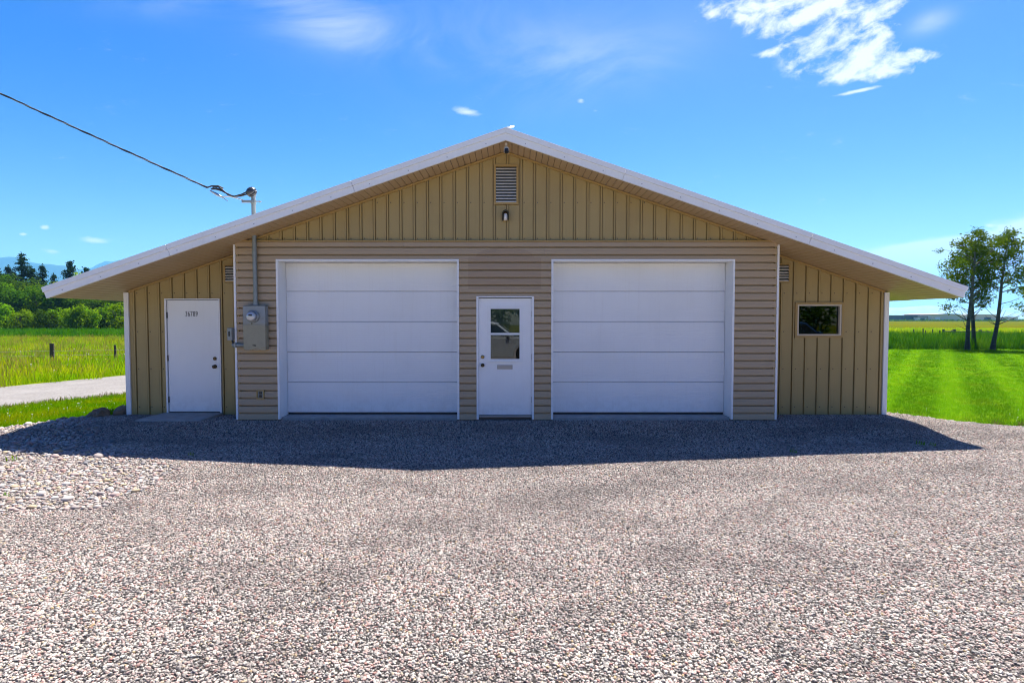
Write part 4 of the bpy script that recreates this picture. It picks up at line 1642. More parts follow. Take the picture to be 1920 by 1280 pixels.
# service mast and weatherhead
YM = 9.925
ms = thing('service_mast', 'galvanised conduit mast rising from the meter box through the roof to a black weatherhead', 'service mast', (-4.365, YM, 1.945))
MB().tube([(-4.368, YM, 1.945), (-4.372, YM, 2.6), (-4.376, YM, 3.80)], 0.036, 16).build('pipe', M['steel'], ms)
MB().tube([(-4.3735, YM, 2.755), (-4.374, YM, 2.86)], 0.0415, 16).build('coupling', M['steel'], ms)
MB().tube([(-4.368, YM, 1.946), (-4.368, YM, 1.985)], 0.046, 16).build('hub', M['cast'], ms)
MB().lathe([(0.11, 0.0), (0.06, .035), (0.042, .10)], (-4.375, YM, soff(-4.375) + .2), 'Z', 18).build('roof_boot', M['black'], ms)
def dome(name, mat, c, tilt, prof, squash=1.0):
    mb = MB().lathe(prof, (0, 0, 0), 'Z', 22)
    R = Matrix.Rotation(tilt[1], 3, 'Y') @ Matrix.Rotation(tilt[0], 3, 'X')
    mb.v = [tuple(R @ Vector((p[0], p[1] * squash, p[2])) + Vector(c)) for p in mb.v]
    return mb.build(name, mat, ms)


TW = (math.radians(25), math.radians(-38))
dome('weatherhead', principled('dark_cast_metal', (0.06, 0.06, 0.062), 0.28, 0.3), (-4.395, YM - .01, 3.845), TW, [(.088, -.012), (.09, .01), (.084, .04), (.066, .068), (.036, .086), (.002, .092)])
dome('weatherhead_insert', M['black'], (-4.395, YM - .01, 3.845), TW, [(.002, -.062), (.05, -.058), (.078, -.035), (.083, -.0125)])
MB().tube([(-4.376, YM, 3.79), (-4.378, YM, 3.845)], 0.046, 14).build('weatherhead_collar', M['cast'], ms)
cl_ = MB().tube([(-4.376, YM - .0, 3.655), (-4.376, YM, 3.715)], 0.044, 14)
cl_.box(-4.55, -4.33, YM - .062, YM - .04, 3.665, 3.71)
cl_.box(-4.26, -4.245, YM - .05, YM - .03, 3.67, 3.70)
cl_.tube([(-4.33, YM - .05, 3.69), (-4.22, YM - .05, 3.685)], 0.01, 6)
cl_.build('mast_clamp', M['steel'], ms)
for q, pts in enumerate(([(-4.43, YM - .06, 3.86), (-4.53, YM - .08, 3.80), (-4.66, YM - .08, 3.765), (-4.78, YM - .06, 3.80), (-4.90, YM - .03, 3.90), (-4.99, YM, 3.955), (-5.08, YM, 3.955), (-5.15, YM, 3.93)],
                         [(-4.43, YM - .05, 3.82), (-4.55, YM - .07, 3.775), (-4.68, YM - .07, 3.765), (-4.82, YM - .05, 3.83), (-4.95, YM - .02, 3.90), (-5.06, YM, 3.92)])):
    MB().tube(pts, 0.013, 8).build('lead_wire', M['cable'], ms)

# overhead cable
SAG = [(-5.02, YM, 3.80), (-5.15, YM, 3.93)]
P0, P1 = Vector((-5.15, YM, 3.93)), Vector((-20.0, YM + .4, 11.0))


def cab(t):
    p = P0.lerp(P1, t)
    p.z -= 4 * 0.11 * t * (1 - t)
    return p


cbl = thing('service_cable', 'twisted black overhead power cable coming down from the upper left to the weatherhead', 'power cable', tuple(cab(0.0)))
for s in range(3):
    path, n = [], 260
    for i in range(n + 1):
        t = i / n
        p = cab(t)
        tl = t * 16.3
        a = tl * 2 * math.pi / 0.75 + s * 2.094
        r = 0.0105
        path.append(p + Vector((0.0, math.cos(a) * r, math.sin(a) * r)))
    MB().tube(path, 0.0088 if s else 0.006, 6).build('strand', M['cable'] if s else M['bare_wire'], cbl)
MB().tube([(-5.10, YM - .01, 3.875), (-4.98, YM - .02, 3.81), (-4.86, YM - .03, 3.745)], [0.012, 0.024, 0.008], 8).build('tension_clamp', M['bare_wire'], cbl)
MB().tube([(-4.86, YM - .03, 3.745), (-4.80, YM - .03, 3.70)], 0.006, 6).build('tail_wire', M['cable'], cbl)
MB().tube([(-4.90, YM - .03, 3.77), (-4.76, YM - .04, 3.775), (-4.62, YM - .05, 3.74), (-4.50, YM - .05, 3.70)], 0.010, 6).build('bare_neutral', M['bare_wire'], cbl)
for x, z in ((-4.97, 3.945), (-5.0, 3.905)):
    MB().tube([(x - .09, YM, z - .0), (x, YM, z + .005), (x + .09, YM - .01, z - .03)], [0.012, 0.021, 0.012], 8).build('splice_sleeve', M['cable'], cbl)

pole = thing('utility_pole', 'wooden utility pole standing left of the yard with the service cable on it', 'utility pole', (-20.0, 10.5, -0.19))
MB().tube([(-20.0, 10.5, -0.4), (-20.0, 10.5, 11.4)], [0.16, 0.11], 14).build('shaft', principled('weathered_pole_wood', rough=0.9, color_fn=conc((0.16, 0.12, 0.085), 3.0)), pole)
MB().box(-20.05, -19.95, 9.4, 11.6, 10.6, 10.72).build('crossarm', principled('crossarm_wood', (0.15, 0.12, 0.09), 0.9), pole)

# camera, lamp
sc_ = thing('security_camera', 'small cream bullet camera under the roof peak, lens facing down', 'security camera', (XC, 9.55, 4.55))
MB().tube([(XC + .005, 9.5, 4.545), (XC + .005, 9.5, 4.50)], 0.022, 10).build('mount', M['cam_white'], sc_)
MB().tube([(XC + .005, 9.56, 4.485), (XC + .012, 9.44, 4.425), (XC + .013, 9.435, 4.38)], [0.036, 0.045, 0.043], 14).build('body', M['cam_white'], sc_)
MB().tube([(XC + .012, 9.425, 4.425), (XC + .013, 9.41, 4.375)], [0.034, 0.036], 14).build('lens', M['black'], sc_)

wl = thing('wall_lamp', 'small dark bronze wall lamp below the tall gable vent', 'wall lamp', (-.11, Y_G, 3.37))
MB().box(-.155, -.065, Y_G - .03, Y_G + .0, 3.40, 3.56).build('back_plate', M['bronze'], wl, 0.004)
sh = MB()
hp = [(-.062, 3.385), (-.062, 3.50), (-.045, 3.54), (0, 3.56), (.045, 3.54), (.062, 3.50), (.062, 3.385), (.046, 3.385), (.046, 3.49), (.032, 3.52), (0, 3.538), (-.032, 3.52), (-.046, 3.49), (-.046, 3.385)]
sh.prism([(-.11 + x, z) for x, z in hp][::-1], Y_G - .13, Y_G - .031)
sh.build('shade', M['bronze'], wl)
MB().lathe([(0.034, 0.0), (0.036, .06), (0.03, .11), (0.002, .125)], (-.11, Y_G - .08, 3.385), 'Z', 14).build('bulb_glass', principled('frosted_lamp_glass', (0.8, 0.78, 0.72), 0.3), wl)

# white flag-like ridge finial
rp = thing('ridge_ornament', 'tiny white ornament sitting on the roof ridge just right of the peak', 'ornament', (0.0, 9.45, 4.71))
MB().tube([(-.035, 9.5, 4.72), (-.035, 9.5, 4.80)], 0.008, 6).build('stem', M['cast'], rp)
fl = MB()
for k in range(9):
    a = k * 2 * math.pi / 9
    fl.tube([(-.03, 9.5, 4.795), (-.03 + .075 * math.cos(a), 9.5 + .04 * math.sin(a), 4.80 + .035 * math.sin(a + .4))], [0.014, 0.006], 5)
fl.build('petals', M['white'], rp)

# doorstep slab and rocks
sl = MB()
pts = [(-6.46, 9.88), (-5.33, 9.90), (-5.28, 10.585), (-6.37, 10.585)]
vs = [(x, y, -0.16) for x, y in pts] + [(x, y, -0.012 if y < 10 else 0.0) for x, y in pts]
sl.add(vs, [(3, 2, 1, 0), (4, 5, 6, 7), (0, 1, 5, 4), (1, 2, 6, 5), (2, 3, 7, 6), (3, 0, 4, 7)])
tag(sl.build('doorstep_slab', M['concrete'], None, 0.012, org=(-5.86, 10.2, -0.1)), 'flat grey concrete slab on the gravel before the numbered white door', 'doorstep')


def rock_col(t):
    p = t.pos()
    n = t.noise(p, 9.0, 6.0, 0.7)
    x, y, z = t.sep(p)
    s = t.noise(t.vm('MULTIPLY', p, (30, 12, 5)), 1.0, 3.0)
    c = t.ramp(n, [(0.3, (0.08, 0.055, 0.034)), (0.55, (0.24, 0.16, 0.095)), (0.75, (0.15, 0.12, 0.095))])
    return t.mix(t.smooth(s, 0.66, 0.72), c, (0.46, 0.45, 0.43))


M['rock'] = principled('boulder_stone', rough=0.85, color_fn=rock_col, bump_fn=fine_bump(18), bump=0.6, bdist=0.02)


def rock(name, loc, dims, seed, label):
    bm = bmesh.new()
    bmesh.ops.create_icosphere(bm, subdivisions=4, radius=0.5)
    mb = MB()
    off = Vector((seed * 3.1, seed * 1.7, 0))
    vs = []
    for v in bm.verts:
        k = 1 + 0.75 * mnoise.noise(v.co * 1.7 + off) + 0.22 * mnoise.noise(v.co * 5 + off) + 0.08 * mnoise.noise(v.co * 12 + off)
        vs.append((loc[0] + v.co.x * k * dims[0], loc[1] + v.co.y * k * dims[1], loc[2] + v.co.z * k * dims[2]))
    mb.add(vs, [tuple(v.index for v in f.verts) for f in bm.faces], True)
    bm.free()
    return tag(mb.build(name, M['rock'], None, org=loc), label, 'boulder')


rock('boulder', (-7.48, 10.42, -0.06), (0.36, 0.34, 0.31), 3, 'brown boulder with pale streaks at the left front corner of the garage')
rock('boulder', (-7.17, 10.72, -0.06), (0.32, 0.30, 0.28), 8, 'dark boulder in shade between the streaked boulder and the garage wall')
rock('boulder', (-7.98, 10.30, -0.12), (0.26, 0.22, 0.16), 5, 'small low rock left of the streaked boulder at the grass edge')

# ------------------------------------------------------------------ trees
M['bark_dark'] = principled('dark_bark', rough=0.9, color_fn=conc((0.07, 0.055, 0.045), 4.0))


def aspen_bark(t):
    x, y, z = t.sep(t.pos())
    n = t.noise(t.vm('MULTIPLY', t.pos(), (3, 3, 9)), 1.0, 5.0, 0.7)
    f = t.m('ADD', t.m('MULTIPLY', t.smooth(z, 0.3, 3.5), 0.7), t.m('MULTIPLY', t.m('SUBTRACT', n, 0.5), 2.2), clamp=True)
    return t.mix(f, (0.035, 0.030, 0.026), (0.16, 0.14, 0.125))


M['aspen_bark'] = principled('aspen_bark', rough=0.85, color_fn=aspen_bark)


def foliage(name, c0, c1, c2, sc=0.6, transl=0.45):
    def fn(t):
        oc = t.n.new('ShaderNodeTexCoord').outputs['Object']
        n = t.noise(oc, sc, 3.0, 0.6)
        n2 = t.noise(oc, 9.0, 2.0, 0.6)
        f = t.m('ADD', t.m('MULTIPLY', n, 0.65), t.m('MULTIPLY', n2, 0.35))
        c = t.ramp(f, [(0.35, c0), (0.5, c1), (0.66, c2)])
        r = t.m('SUBTRACT', t.objrand(), 0.5)
        h = t.node('ShaderNodeHueSaturation', {'Hue': t.m('ADD', 0.5, t.m('MULTIPLY', r, 0.03)), 'Value': t.m('ADD', 1.0, t.m('MULTIPLY', r, 0.3)), 'Color': c})
        return h.outputs[0]
    return principled(name, rough=0.7, spec=0.0, color_fn=fn, transl=transl)


M['aspen_leaf'] = foliage('aspen_leaf', (0.045, 0.115, 0.004), (0.080, 0.155, 0.005), (0.135, 0.205, 0.008), 0.9, 0.45)
M['bush_leaf'] = foliage('bush_leaf', (0.080, 0.205, 0.002), (0.150, 0.290, 0.003), (0.250, 0.370, 0.005))
M['dark_leaf'] = foliage('dark_leaf', (0.026, 0.070, 0.002), (0.050, 0.115, 0.003), (0.100, 0.175, 0.005))
M['mid_leaf'] = foliage('mid_leaf', (0.045, 0.120, 0.002), (0.085, 0.180, 0.003), (0.150, 0.250, 0.005))
M['light_leaf'] = foliage('light_leaf', (0.190, 0.290, 0.003), (0.270, 0.345, 0.005), (0.34, 0.385, 0.008))
M['needle'] = foliage('pine_needle', (0.018, 0.042, 0.012), (0.028, 0.058, 0.016), (0.045, 0.078, 0.022), 0.6, 0.15)


def leaf_quad(mb, p, s, r, outward=None):
    n = Vector((r.gauss(0, 1), r.gauss(0, 1), r.gauss(0, 1)))
    if outward is not None:
        n = n * 0.6 + outward * 1.2 + Vector((0, 0, 0.5))
    if n.length < 1e-3:
        n = Vector((0, 0, 1))
    n.normalize()
    u = n.orthogonal().normalized()
    a = r.uniform(0, 6.283)
    v = n.cross(u)
    u2 = u * math.cos(a) + v * math.sin(a)
    v2 = n.cross(u2)
    l, w = s * r.uniform(.7, 1.3), s * r.uniform(.4, .75)
    mb.add([p - u2 * l * .5, p + v2 * w * .5 + n * s * .12, p + u2 * l * .5, p - v2 * w * .5 + n * s * .12], [(0, 1, 2, 3)])


def crown_mb(seed, lobes, n_per, size):
    r = random.Random(seed)
    mb = MB()
    for (cx, cy, cz, rx, rz) in lobes:
        c = Vector((cx, cy, cz))
        m = int(n_per * rx * rz)
        sub = [Vector((r.gauss(0, 1), r.gauss(0, 1), r.gauss(0, 1))).normalized() for _ in range(9)]
        for i in range(m):
            dv = Vector((r.gauss(0, 1), r.gauss(0, 1), r.gauss(0, 1))).normalized()
            # bumpy, with clumps
            k = max(dv.dot(q) for q in sub)
            rad = (0.62 + 0.45 * k ** 3) * (r.random() ** 0.28)
            p = c + Vector((dv.x * rx, dv.y * rx, dv.z * rz)) * rad
            if p.z < 0.02:
                continue
            leaf_quad(mb, p, size * r.uniform(.6, 1.4), r, dv)
    return mb


def bush_lobes(seed, w, h, n):
    r = random.Random(seed)
    L = [(0, 0, h * .5, w * .42, h * .5)]
    for i in range(n):
        a = r.uniform(0, 6.283)
        q = r.uniform(.15, .42) * w
        z = r.uniform(.2, .85) * h
        rr = r.uniform(.18, .32) * w * (1.1 - .4 * z / h)
        L.append((q * math.cos(a), q * math.sin(a), z, rr, rr * r.uniform(.8, 1.2)))
    return L


def bush_proto(seed, w, h, n, leaf, size, n_per=230):
    cm = crown_mb(seed, bush_lobes(seed, w, h, n), n_per, size).mesh('crown')
    cm.materials.append(leaf)
    r = random.Random(seed)
    tb = MB()
    for k in range(4):
        a = r.uniform(0, 6.283)
        tb.tube([(0.1 * math.cos(a), 0.1 * math.sin(a), -0.3), (w * .12 * math.cos(a), w * .12 * math.sin(a), h * .4), (w * .25 * math.cos(a), w * .25 * math.sin(a), h * .75)], [0.09, 0.06, 0.02], 6)
    tm = tb.mesh('trunk')
    tm.materials.append(M['bark_dark'])
    return cm, tm


def pine_proto(seed, h, w, top_open=0.0, bare=0.15):
    r = random.Random(seed)
    mb = MB()
    tb = MB()
    tb.tube([(0, 0, -0.3), (0, 0, h * .5), (0, 0, h * .97)], [h * .018, h * .011, 0.03], 7)
    z = h * bare
    while z < h * .96:
        t = z / h
        rad = w * (1 - t) ** 0.85 * (0.5 + 0.5 * min(1, t / .25)) + 0.16
        for k in range(r.randint(4, 6)):
            a = r.uniform(0, 6.283)
            zz = z + r.uniform(-.22, .22)
            rr = rad * r.choice((.45, .7, .85, 1.0, 1.15))
            dv = Vector((math.cos(a), math.sin(a), 0))
            rise = r.uniform(-.28, .12)
            m = max(3, int(rr * 6))
            tip = Vector((0, 0, zz)) + dv * rr + Vector((0, 0, rr * rise))
            tb.tube([(0, 0, zz), tuple(Vector((0, 0, zz)).lerp(tip, .9))], [0.035, 0.01], 4, False)
            for i in range(m):
                f = (i + .6) / m
                p = Vector((0, 0, zz)).lerp(tip, f) + Vector((0, 0, .12 * f * (1 - f) * rr))
                for q in range(6):
                    pp = p + Vector((r.gauss(0, .16), r.gauss(0, .16), r.gauss(0, .12)))
                    leaf_quad(mb, pp, 0.34 * r.uniform(.5, 1.3), r, Vector((0, 0, .4)))
        z += r.uniform(.22, .42) * (0.6 + h / 30)
    for i in range(14):
        leaf_quad(mb, Vector((r.gauss(0, .06), r.gauss(0, .06), h * r.uniform(.92, 1.0))), 0.3, r)
    cm, tm = mb.mesh('crown'), tb.mesh('trunk')
    cm.materials.append(M['needle'])
    tm.materials.append(M['bark_dark'])
    return cm, tm


def put_tree(name, pr, loc, rz, sc, label, cat, group):
    cm, tm = pr
    t = thing(name, label, cat, loc, rz, group)
    t.scale = sc if hasattr(sc, '__len__') else (sc, sc, sc)
    for nm, me in (('trunk', tm), ('crown', cm)):
        o = bpy.data.objects.new(nm, me)
        COL.objects.link(o)
        o.parent = t
    return t


ORD = ['leftmost', 'second from the left', 'third from the left', 'fourth from the left', 'fifth from the left', 'sixth from the left', 'seventh from the left', 'eighth from the left', 'ninth from the left', 'tenth from the left', 'eleventh from the left']
BR = [bush_proto(301, 3.4, 3.5, 9, M['bush_leaf'], 0.26), bush_proto(302, 3.8, 3.4, 11, M['bush_leaf'], 0.26), bush_proto(303, 3.2, 3.6, 8, M['dark_leaf'], 0.26)]
MR = [bush_proto(311, 5.4, 6.4, 10, M['mid_leaf'], 0.36, 130), bush_proto(312, 5.8, 6.6, 12, M['dark_leaf'], 0.36, 130), bush_proto(313, 5.0, 6.2, 9, M['dark_leaf'], 0.36, 130)]
LR = [bush_proto(321, 8.5, 9.6, 13, M['light_leaf'], 0.42, 90), bush_proto(322, 7.5, 9.0, 11, M['mid_leaf'], 0.42, 90), bush_proto(323, 7.5, 9.2, 11, M['dark_leaf'], 0.42, 90)]
PR = [pine_proto(331, 14.0, 4.2), pine_proto(332, 12.0, 3.2), pine_proto(333, 11.5, 4.2, bare=.3)]


def lx(px, Y):
    return (px - 960) / F_PX * Y


front = [(4, 1.05, 0, 74), (40, .95, 1, 73), (62, .78, 2, 76), (88, .88, 2, 75), (112, 1.0, 0, 77), (140, 1.12, 1, 73), (162, .95, 1, 75), (188, .98, 2, 77), (206, 1.08, 0, 78), (226, 1.1, 0, 75), (246, 1.0, 1, 76)]
KIND = ['round bright green', 'broad mid green', 'narrow dark green']
for i, (px, s, k, Y) in enumerate(front):
    put_tree('bush', BR[k], (lx(px, Y), Y, -0.19), rnd.uniform(0, 6.28), (s, s, s * rnd.uniform(.92, 1.08)), KIND[k] + ' bush across the left meadow, ' + ORD[i] + ' of the front row', 'bush', 'bushes along the far edge of the left meadow')
mid = [(-12, 1.0, 0, 88), (22, 1.0, 1, 87), (52, .95, 2, 89), (82, .95, 0, 86), (108, 1.0, 1, 88), (134, .97, 2, 90), (162, .85, 1, 88), (190, .8, 0, 87), (214, .78, 2, 86), (238, .8, 1, 88)]
for i, (px, s, k, Y) in enumerate(mid):
    s *= 1.12
    put_tree('leafy_tree', MR[k], (lx(px, Y), Y, -0.19), rnd.uniform(0, 6.28), (s, s, s * rnd.uniform(.92, 1.05)), ['mid green', 'dark green', 'slender dark green'][k] + ' tree behind the bushes, ' + ORD[i] + ' of the middle row', 'tree', 'bushy trees of the left wood')
back = [(-8, 1.0, 2, 103), (24, .95, 2, 104), (60, .88, 2, 102), (92, .86, 1, 101), (126, .95, 0, 105), (158, 1.04, 0, 104), (190, .9, 1, 103)]
for i, (px, s, k, Y) in enumerate(back):
    s *= 1.12 if k else 1.0
    put_tree('leafy_tree', LR[k], (lx(px, Y), Y, -0.19), rnd.uniform(0, 6.28), (s, s, s * rnd.uniform(.97, 1.04)), ['pale yellow-green', 'mid green', 'dark'][k] + ' round-topped tree, ' + ORD[i] + ' of the back row', 'tree', 'tall leafy trees of the left wood')
for px, top_, k, Y, lab in ((-6, 488, 1, 112, 'dark conifer cut by the left edge of the picture'), (19, 497, 1, 114, 'small dark conifer left of the tallest pine'), (45, 473, 0, 112, 'tallest dark pine rising above the left wood'),
                            (83, 495, 1, 113, 'slim dark conifer right of the tallest pine'), (3, 505, 0, 108, 'broad dark pine low at the left edge of the picture'), (64, 500, 1, 110, 'short dark conifer close against the right of the tallest pine'), (30, 508, 0, 107, 'broad low pine in front of the tallest pine'), (104, 512, 1, 109, 'small conifer between the slim conifer and the pale trees'),
                            (135, 488, 2, 116, 'round-headed pine standing over the pale green trees'), (165, 500, 2, 118, 'short pine whose top shows just above the garage eave')):
    h0 = [14.0, 12.0, 11.5][k]
    hh = (597 - top_) / F_PX * Y + 1.9
    s = hh / h0
    put_tree('pine_tree', PR[k], (lx(px, Y), Y, -0.19), rnd.uniform(0, 6.28), (s * (1.1 if k == 0 else .95), s * (1.1 if k == 0 else .95), s), lab, 'pine', 'pines above the left wood')


# aspens on the right lawn
def aspen(name, base, tip, seed, crown_z0, crown_r, label, dead=7, extra=()):
    r = random.Random(seed)
    bx, by, bz = base
    t = thing(name, label, 'tree', base, 0.0, 'slim trees at the end of the lawn')
    h = tip[2] - bz
    path, rad = [], []
    n = 12
    for i in range(n + 1):
        f = i / n
        p = Vector(base).lerp(Vector(tip), f) + Vector((0.07 * math.sin(f * 5 + seed), 0.07 * math.cos(f * 4 + seed), 0)) * min(1, f * 4)
        if i == 0:
            p.z -= 0.15
        path.append(p)
        rad.append(0.105 * (1 - f) ** 0.8 + 0.014 + (0.05 if i == 0 else 0))
    tb = MB().tube(path, rad, 10)
    tr_o = tb.build('trunk', M['aspen_bark'], t)

    def trunk_at(f):
        k = min(int(f * n), n - 1)
        return path[k].lerp(path[k + 1], f * n - k)
    limbs = MB()
    cr = MB()
    for i in range(dead):
        f = r.uniform(.17, crown_z0 / h + .06)
        p = trunk_at(f)
        a = r.uniform(0, 6.283)
        L_ = r.uniform(.5, 1.25)
        dv = Vector((math.cos(a), math.sin(a), r.uniform(.15, .8)))
        limbs.tube([p, p + dv * L_ * .5 + Vector((0, 0, .04)), p + dv * L_ + Vector((0, 0, .18))], [0.025, 0.016, 0.005], 5, False)
    nb = 30
    f0 = crown_z0 / h
    for i in range(nb):
        f = f0 + (0.99 - f0) * (i + r.random()) / nb
        p = trunk_at(min(f, .995))
        a = i * 2.4 + r.uniform(-.5, .5)
        u = (f - f0) / (1 - f0)
        prof = (0.55 + 0.65 * math.sin(math.pi * min(1, u * 1.05 + .08)) ** .8) * (1 - .45 * u)
        L_ = crown_r * prof * r.uniform(.7, 1.15)
        dv = Vector((math.cos(a), math.sin(a), r.uniform(.25, .75)))
        e = p + dv * L_
        mid_ = p + dv * L_ * .5 + Vector((0, 0, .05))
        limbs.tube([p, mid_, e], [0.032 * (1.1 - u), 0.02, 0.006], 5, False)
        for q in range(3):
            c = p.lerp(e, .5 + .27 * q) + Vector((r.gauss(0, .12), r.gauss(0, .12), r.gauss(0, .1)))
            cl_r = r.uniform(.20, .40)
            for w in range(int(66 * cl_r / .3)):
                pp = c + Vector((r.gauss(0, 1), r.gauss(0, 1), r.gauss(0, .7))) * cl_r * .55
                leaf_quad(cr, pp, 0.115 * r.uniform(.6, 1.4), r)
    for (ex, ey, ez, cl_r) in extra:
        c = Vector((ex, ey, ez))
        k = min(max((ez - .8 - bz) / h, .2), .9)
        p = trunk_at(k)
        limbs.tube([p, p.lerp(c, .5) + Vector((0, 0, -.06)), c], [0.035, 0.022, 0.006], 5, False)
        for w in range(int(150 * cl_r / .4)):
            pp = c + Vector((r.gauss(0, 1), r.gauss(0, 1), r.gauss(0, .65))) * cl_r * .5
            leaf_quad(cr, pp, 0.11 * r.uniform(.7, 1.3), r)
    limbs.build('limbs', M['aspen_bark'], t, recalc=False)
    cr.build('crown', M['aspen_leaf'], t, recalc=False)
    return t


aspen('aspen_tree', (27.45, 35.0, -0.17), (27.75, 35.0, 6.75), 5, 2.9, 1.62, 'left of the two slim trees standing close together at the lawn end', 8, [(25.9, 34.6, 2.35, .42)])
aspen('aspen_tree', (28.85, 36.3, -0.17), (28.6, 36.3, 6.2), 9, 2.5, 1.25, 'leaning slim tree close behind the left tree at the lawn end', 6, [(29.3, 36.2, 2.55, .35)])
aspen('aspen_tree', (28.95, 35.0, -0.17), (29.75, 35.0, 6.72), 14, 3.35, 1.6, 'slim tree with a bare lower trunk, right of the close pair at the lawn end', 12, [(31.0, 35.0, 2.15, .3)])
aspen('aspen_tree', (32.6, 35.6, -0.17), (32.7, 35.6, 5.6), 21, 1.7, 1.5, 'tree cut by the right edge of the picture at the lawn end', 4)

# the wood goes on behind the garage, out of sight of the photograph
wl_b = []
for i in range(16):
    h_ = rnd.uniform(5.5, 9.5)
    wl_b.append((-60 + i * 4.1, 98 + rnd.uniform(-4, 4), h_ * .5, 3.6, h_ * .52))
wd = crown_mb(777, wl_b, 60, 0.45)
tag(wd.build('far_wood', M['mid_leaf'], None, recalc=False), None, None, None, 'stuff')

# trees and two parked cars behind the camera: the window panes mirror them
for i in range(13):
    pr_ = MR[(0, 1, 2, 1)[i % 4]]
    put_tree('leafy_tree', pr_, (-34 + i * 5.2 + rnd.uniform(-.8, .8), -34 + rnd.uniform(-2, 2), -0.19), rnd.uniform(0, 6.28), rnd.uniform(.85, 1.1), 'leafy tree mirrored in the windows, ' + (ORD + ['second last', 'rightmost'])[i] + ' behind the yard', 'tree', 'row of trees behind the yard')

tyre_m = principled('tyre_rubber', (0.02, 0.02, 0.02), 0.8)
rim_m = principled('alloy_rim', (0.45, 0.45, 0.46), 0.3, 0.8)
lamp_m = principled('lamp_lens', (0.7, 0.7, 0.7), 0.1)
car_glass = principled('car_glass', (0.015, 0.02, 0.022), 0.05, 0.0, 0.8)


def car(label, x, y, paint, group=None):
    c = thing('parked_car', label, 'car', (x, y, -0.16), 0, group)
    w = 0.92
    P = lambda q: [(x + a, b - .16) for a, b in q]
    low = [(-2.30, .42), (-2.22, .30), (-1.85, .28), (-1.80, .55), (-1.62, .74), (-1.38, .80), (-1.14, .74), (-.96, .55), (-.92, .28), (.95, .28), (.99, .55), (1.17, .74), (1.41, .80), (1.65, .74), (1.83, .55), (1.88, .28), (2.25, .30), (2.36, .48),
           (2.33, .80), (2.22, .98), (1.75, 1.06), (1.10, 1.12), (-1.9, 1.14), (-2.28, 1.10), (-2.34, .8)]
    MB().prism(P(low), y - w, y + w).build('body', paint, c, 0.05)
    MB().prism(P([(-2.05, 1.135), (1.02, 1.125), (.30, 1.70), (.05, 1.745), (-1.55, 1.745), (-1.85, 1.65)]), y - w + .12, y + w - .12).build('cabin', paint, c, 0.06)
    for sgn in (-1, 1):
        ya, yb = (y + w - .119, y + w - .108) if sgn > 0 else (y - w + .108, y - w + .119)
        for q in ([(-1.78, 1.19), (-1.08, 1.19), (-1.08, 1.64), (-1.55, 1.64)], [(-1.0, 1.19), (-.22, 1.19), (-.22, 1.65), (-1.0, 1.65)], [(-.14, 1.19), (.82, 1.19), (.26, 1.62), (-.14, 1.65)]):
            MB().prism(P(q), ya, yb).build('side_window', car_glass, c)
        for wx in (-1.38, 1.41):
            yo = y + sgn * (w - .11)
            t_ = MB().lathe([(.22, -.11), (.335, -.10), (.345, -.05), (.345, .05), (.335, .10), (.22, .11)], (x + wx, yo, .345 - .16), 'Y', 24).build('tyre', tyre_m, c)
            MB().lathe([(.219, -.09), (.16, -.115 if sgn < 0 else -.08), (.05, -.118 if sgn < 0 else -.07), (.05, .118 if sgn > 0 else .07), (.16, .115 if sgn > 0 else .08), (.219, .09)], (x + wx, yo, .345 - .16), 'Y', 16).build('rim', rim_m, t_)
        MB().box(x + 2.20, x + 2.34, y + sgn * .62 - .16, y + sgn * .62 + .16, .66, .80).build('headlight', lamp_m, c, 0.02)
        MB().box(x + .70, x + .84, y + sgn * (w + .07) - .09, y + sgn * (w + .07) + .09, 1.02, 1.16).build('door_mirror', paint, c, 0.03)
    MB().prism(P([(.36, 1.67), (1.02, 1.15), (1.04, 1.165), (.38, 1.685)]), y - w + .2, y + w - .2).build('windscreen', car_glass, c)
    return c


car('silver white car parked behind the camera, mirrored in the entry door window', -0.9, -4.6, principled('silver_car_paint', (0.55, 0.58, 0.60), 0.25, 0.3))
car('blue car parked behind the camera, mirrored in the wing window', 12.6, -5.0, principled('blue_car_paint', (0.02, 0.06, 0.16), 0.25, 0.2))

# ------------------------------------------------------------------ fences
M['post'] = principled('weathered_post', rough=0.95, color_fn=conc((0.075, 0.06, 0.048), 8.0))
M['wire'] = principled('fence_wire', (0.30, 0.29, 0.27), 0.5, 0.6)
wf_ = thing('wire_fence', 'low wire fence on dark posts across the left meadow beyond the gravel road', 'fence', (-17.5, 24.0, -0.17))
fpts = [(-26.5, 20.6), (-24.0, 21.5), (-21.4, 22.4), (-18.55, 23.4), (-16.55, 24.2), (-14.1, 25.1)]
for i, (x, y) in enumerate(fpts):
    thick = 0.085 if i == 3 else 0.045
    hgt = 0.72 if i == 3 else 0.62
    MB().tube([(x, y, -0.3), (x + .01, y, hgt)], [thick, thick * .92], 8).build('post', M['post'], wf_)
for z in (0.22, 0.40):
    MB().tube([(x, y - .06, z + (0.02 if k % 2 else 0)) for k, (x, y) in enumerate(fpts)], 0.006, 5).build('wire', M['wire'], wf_)

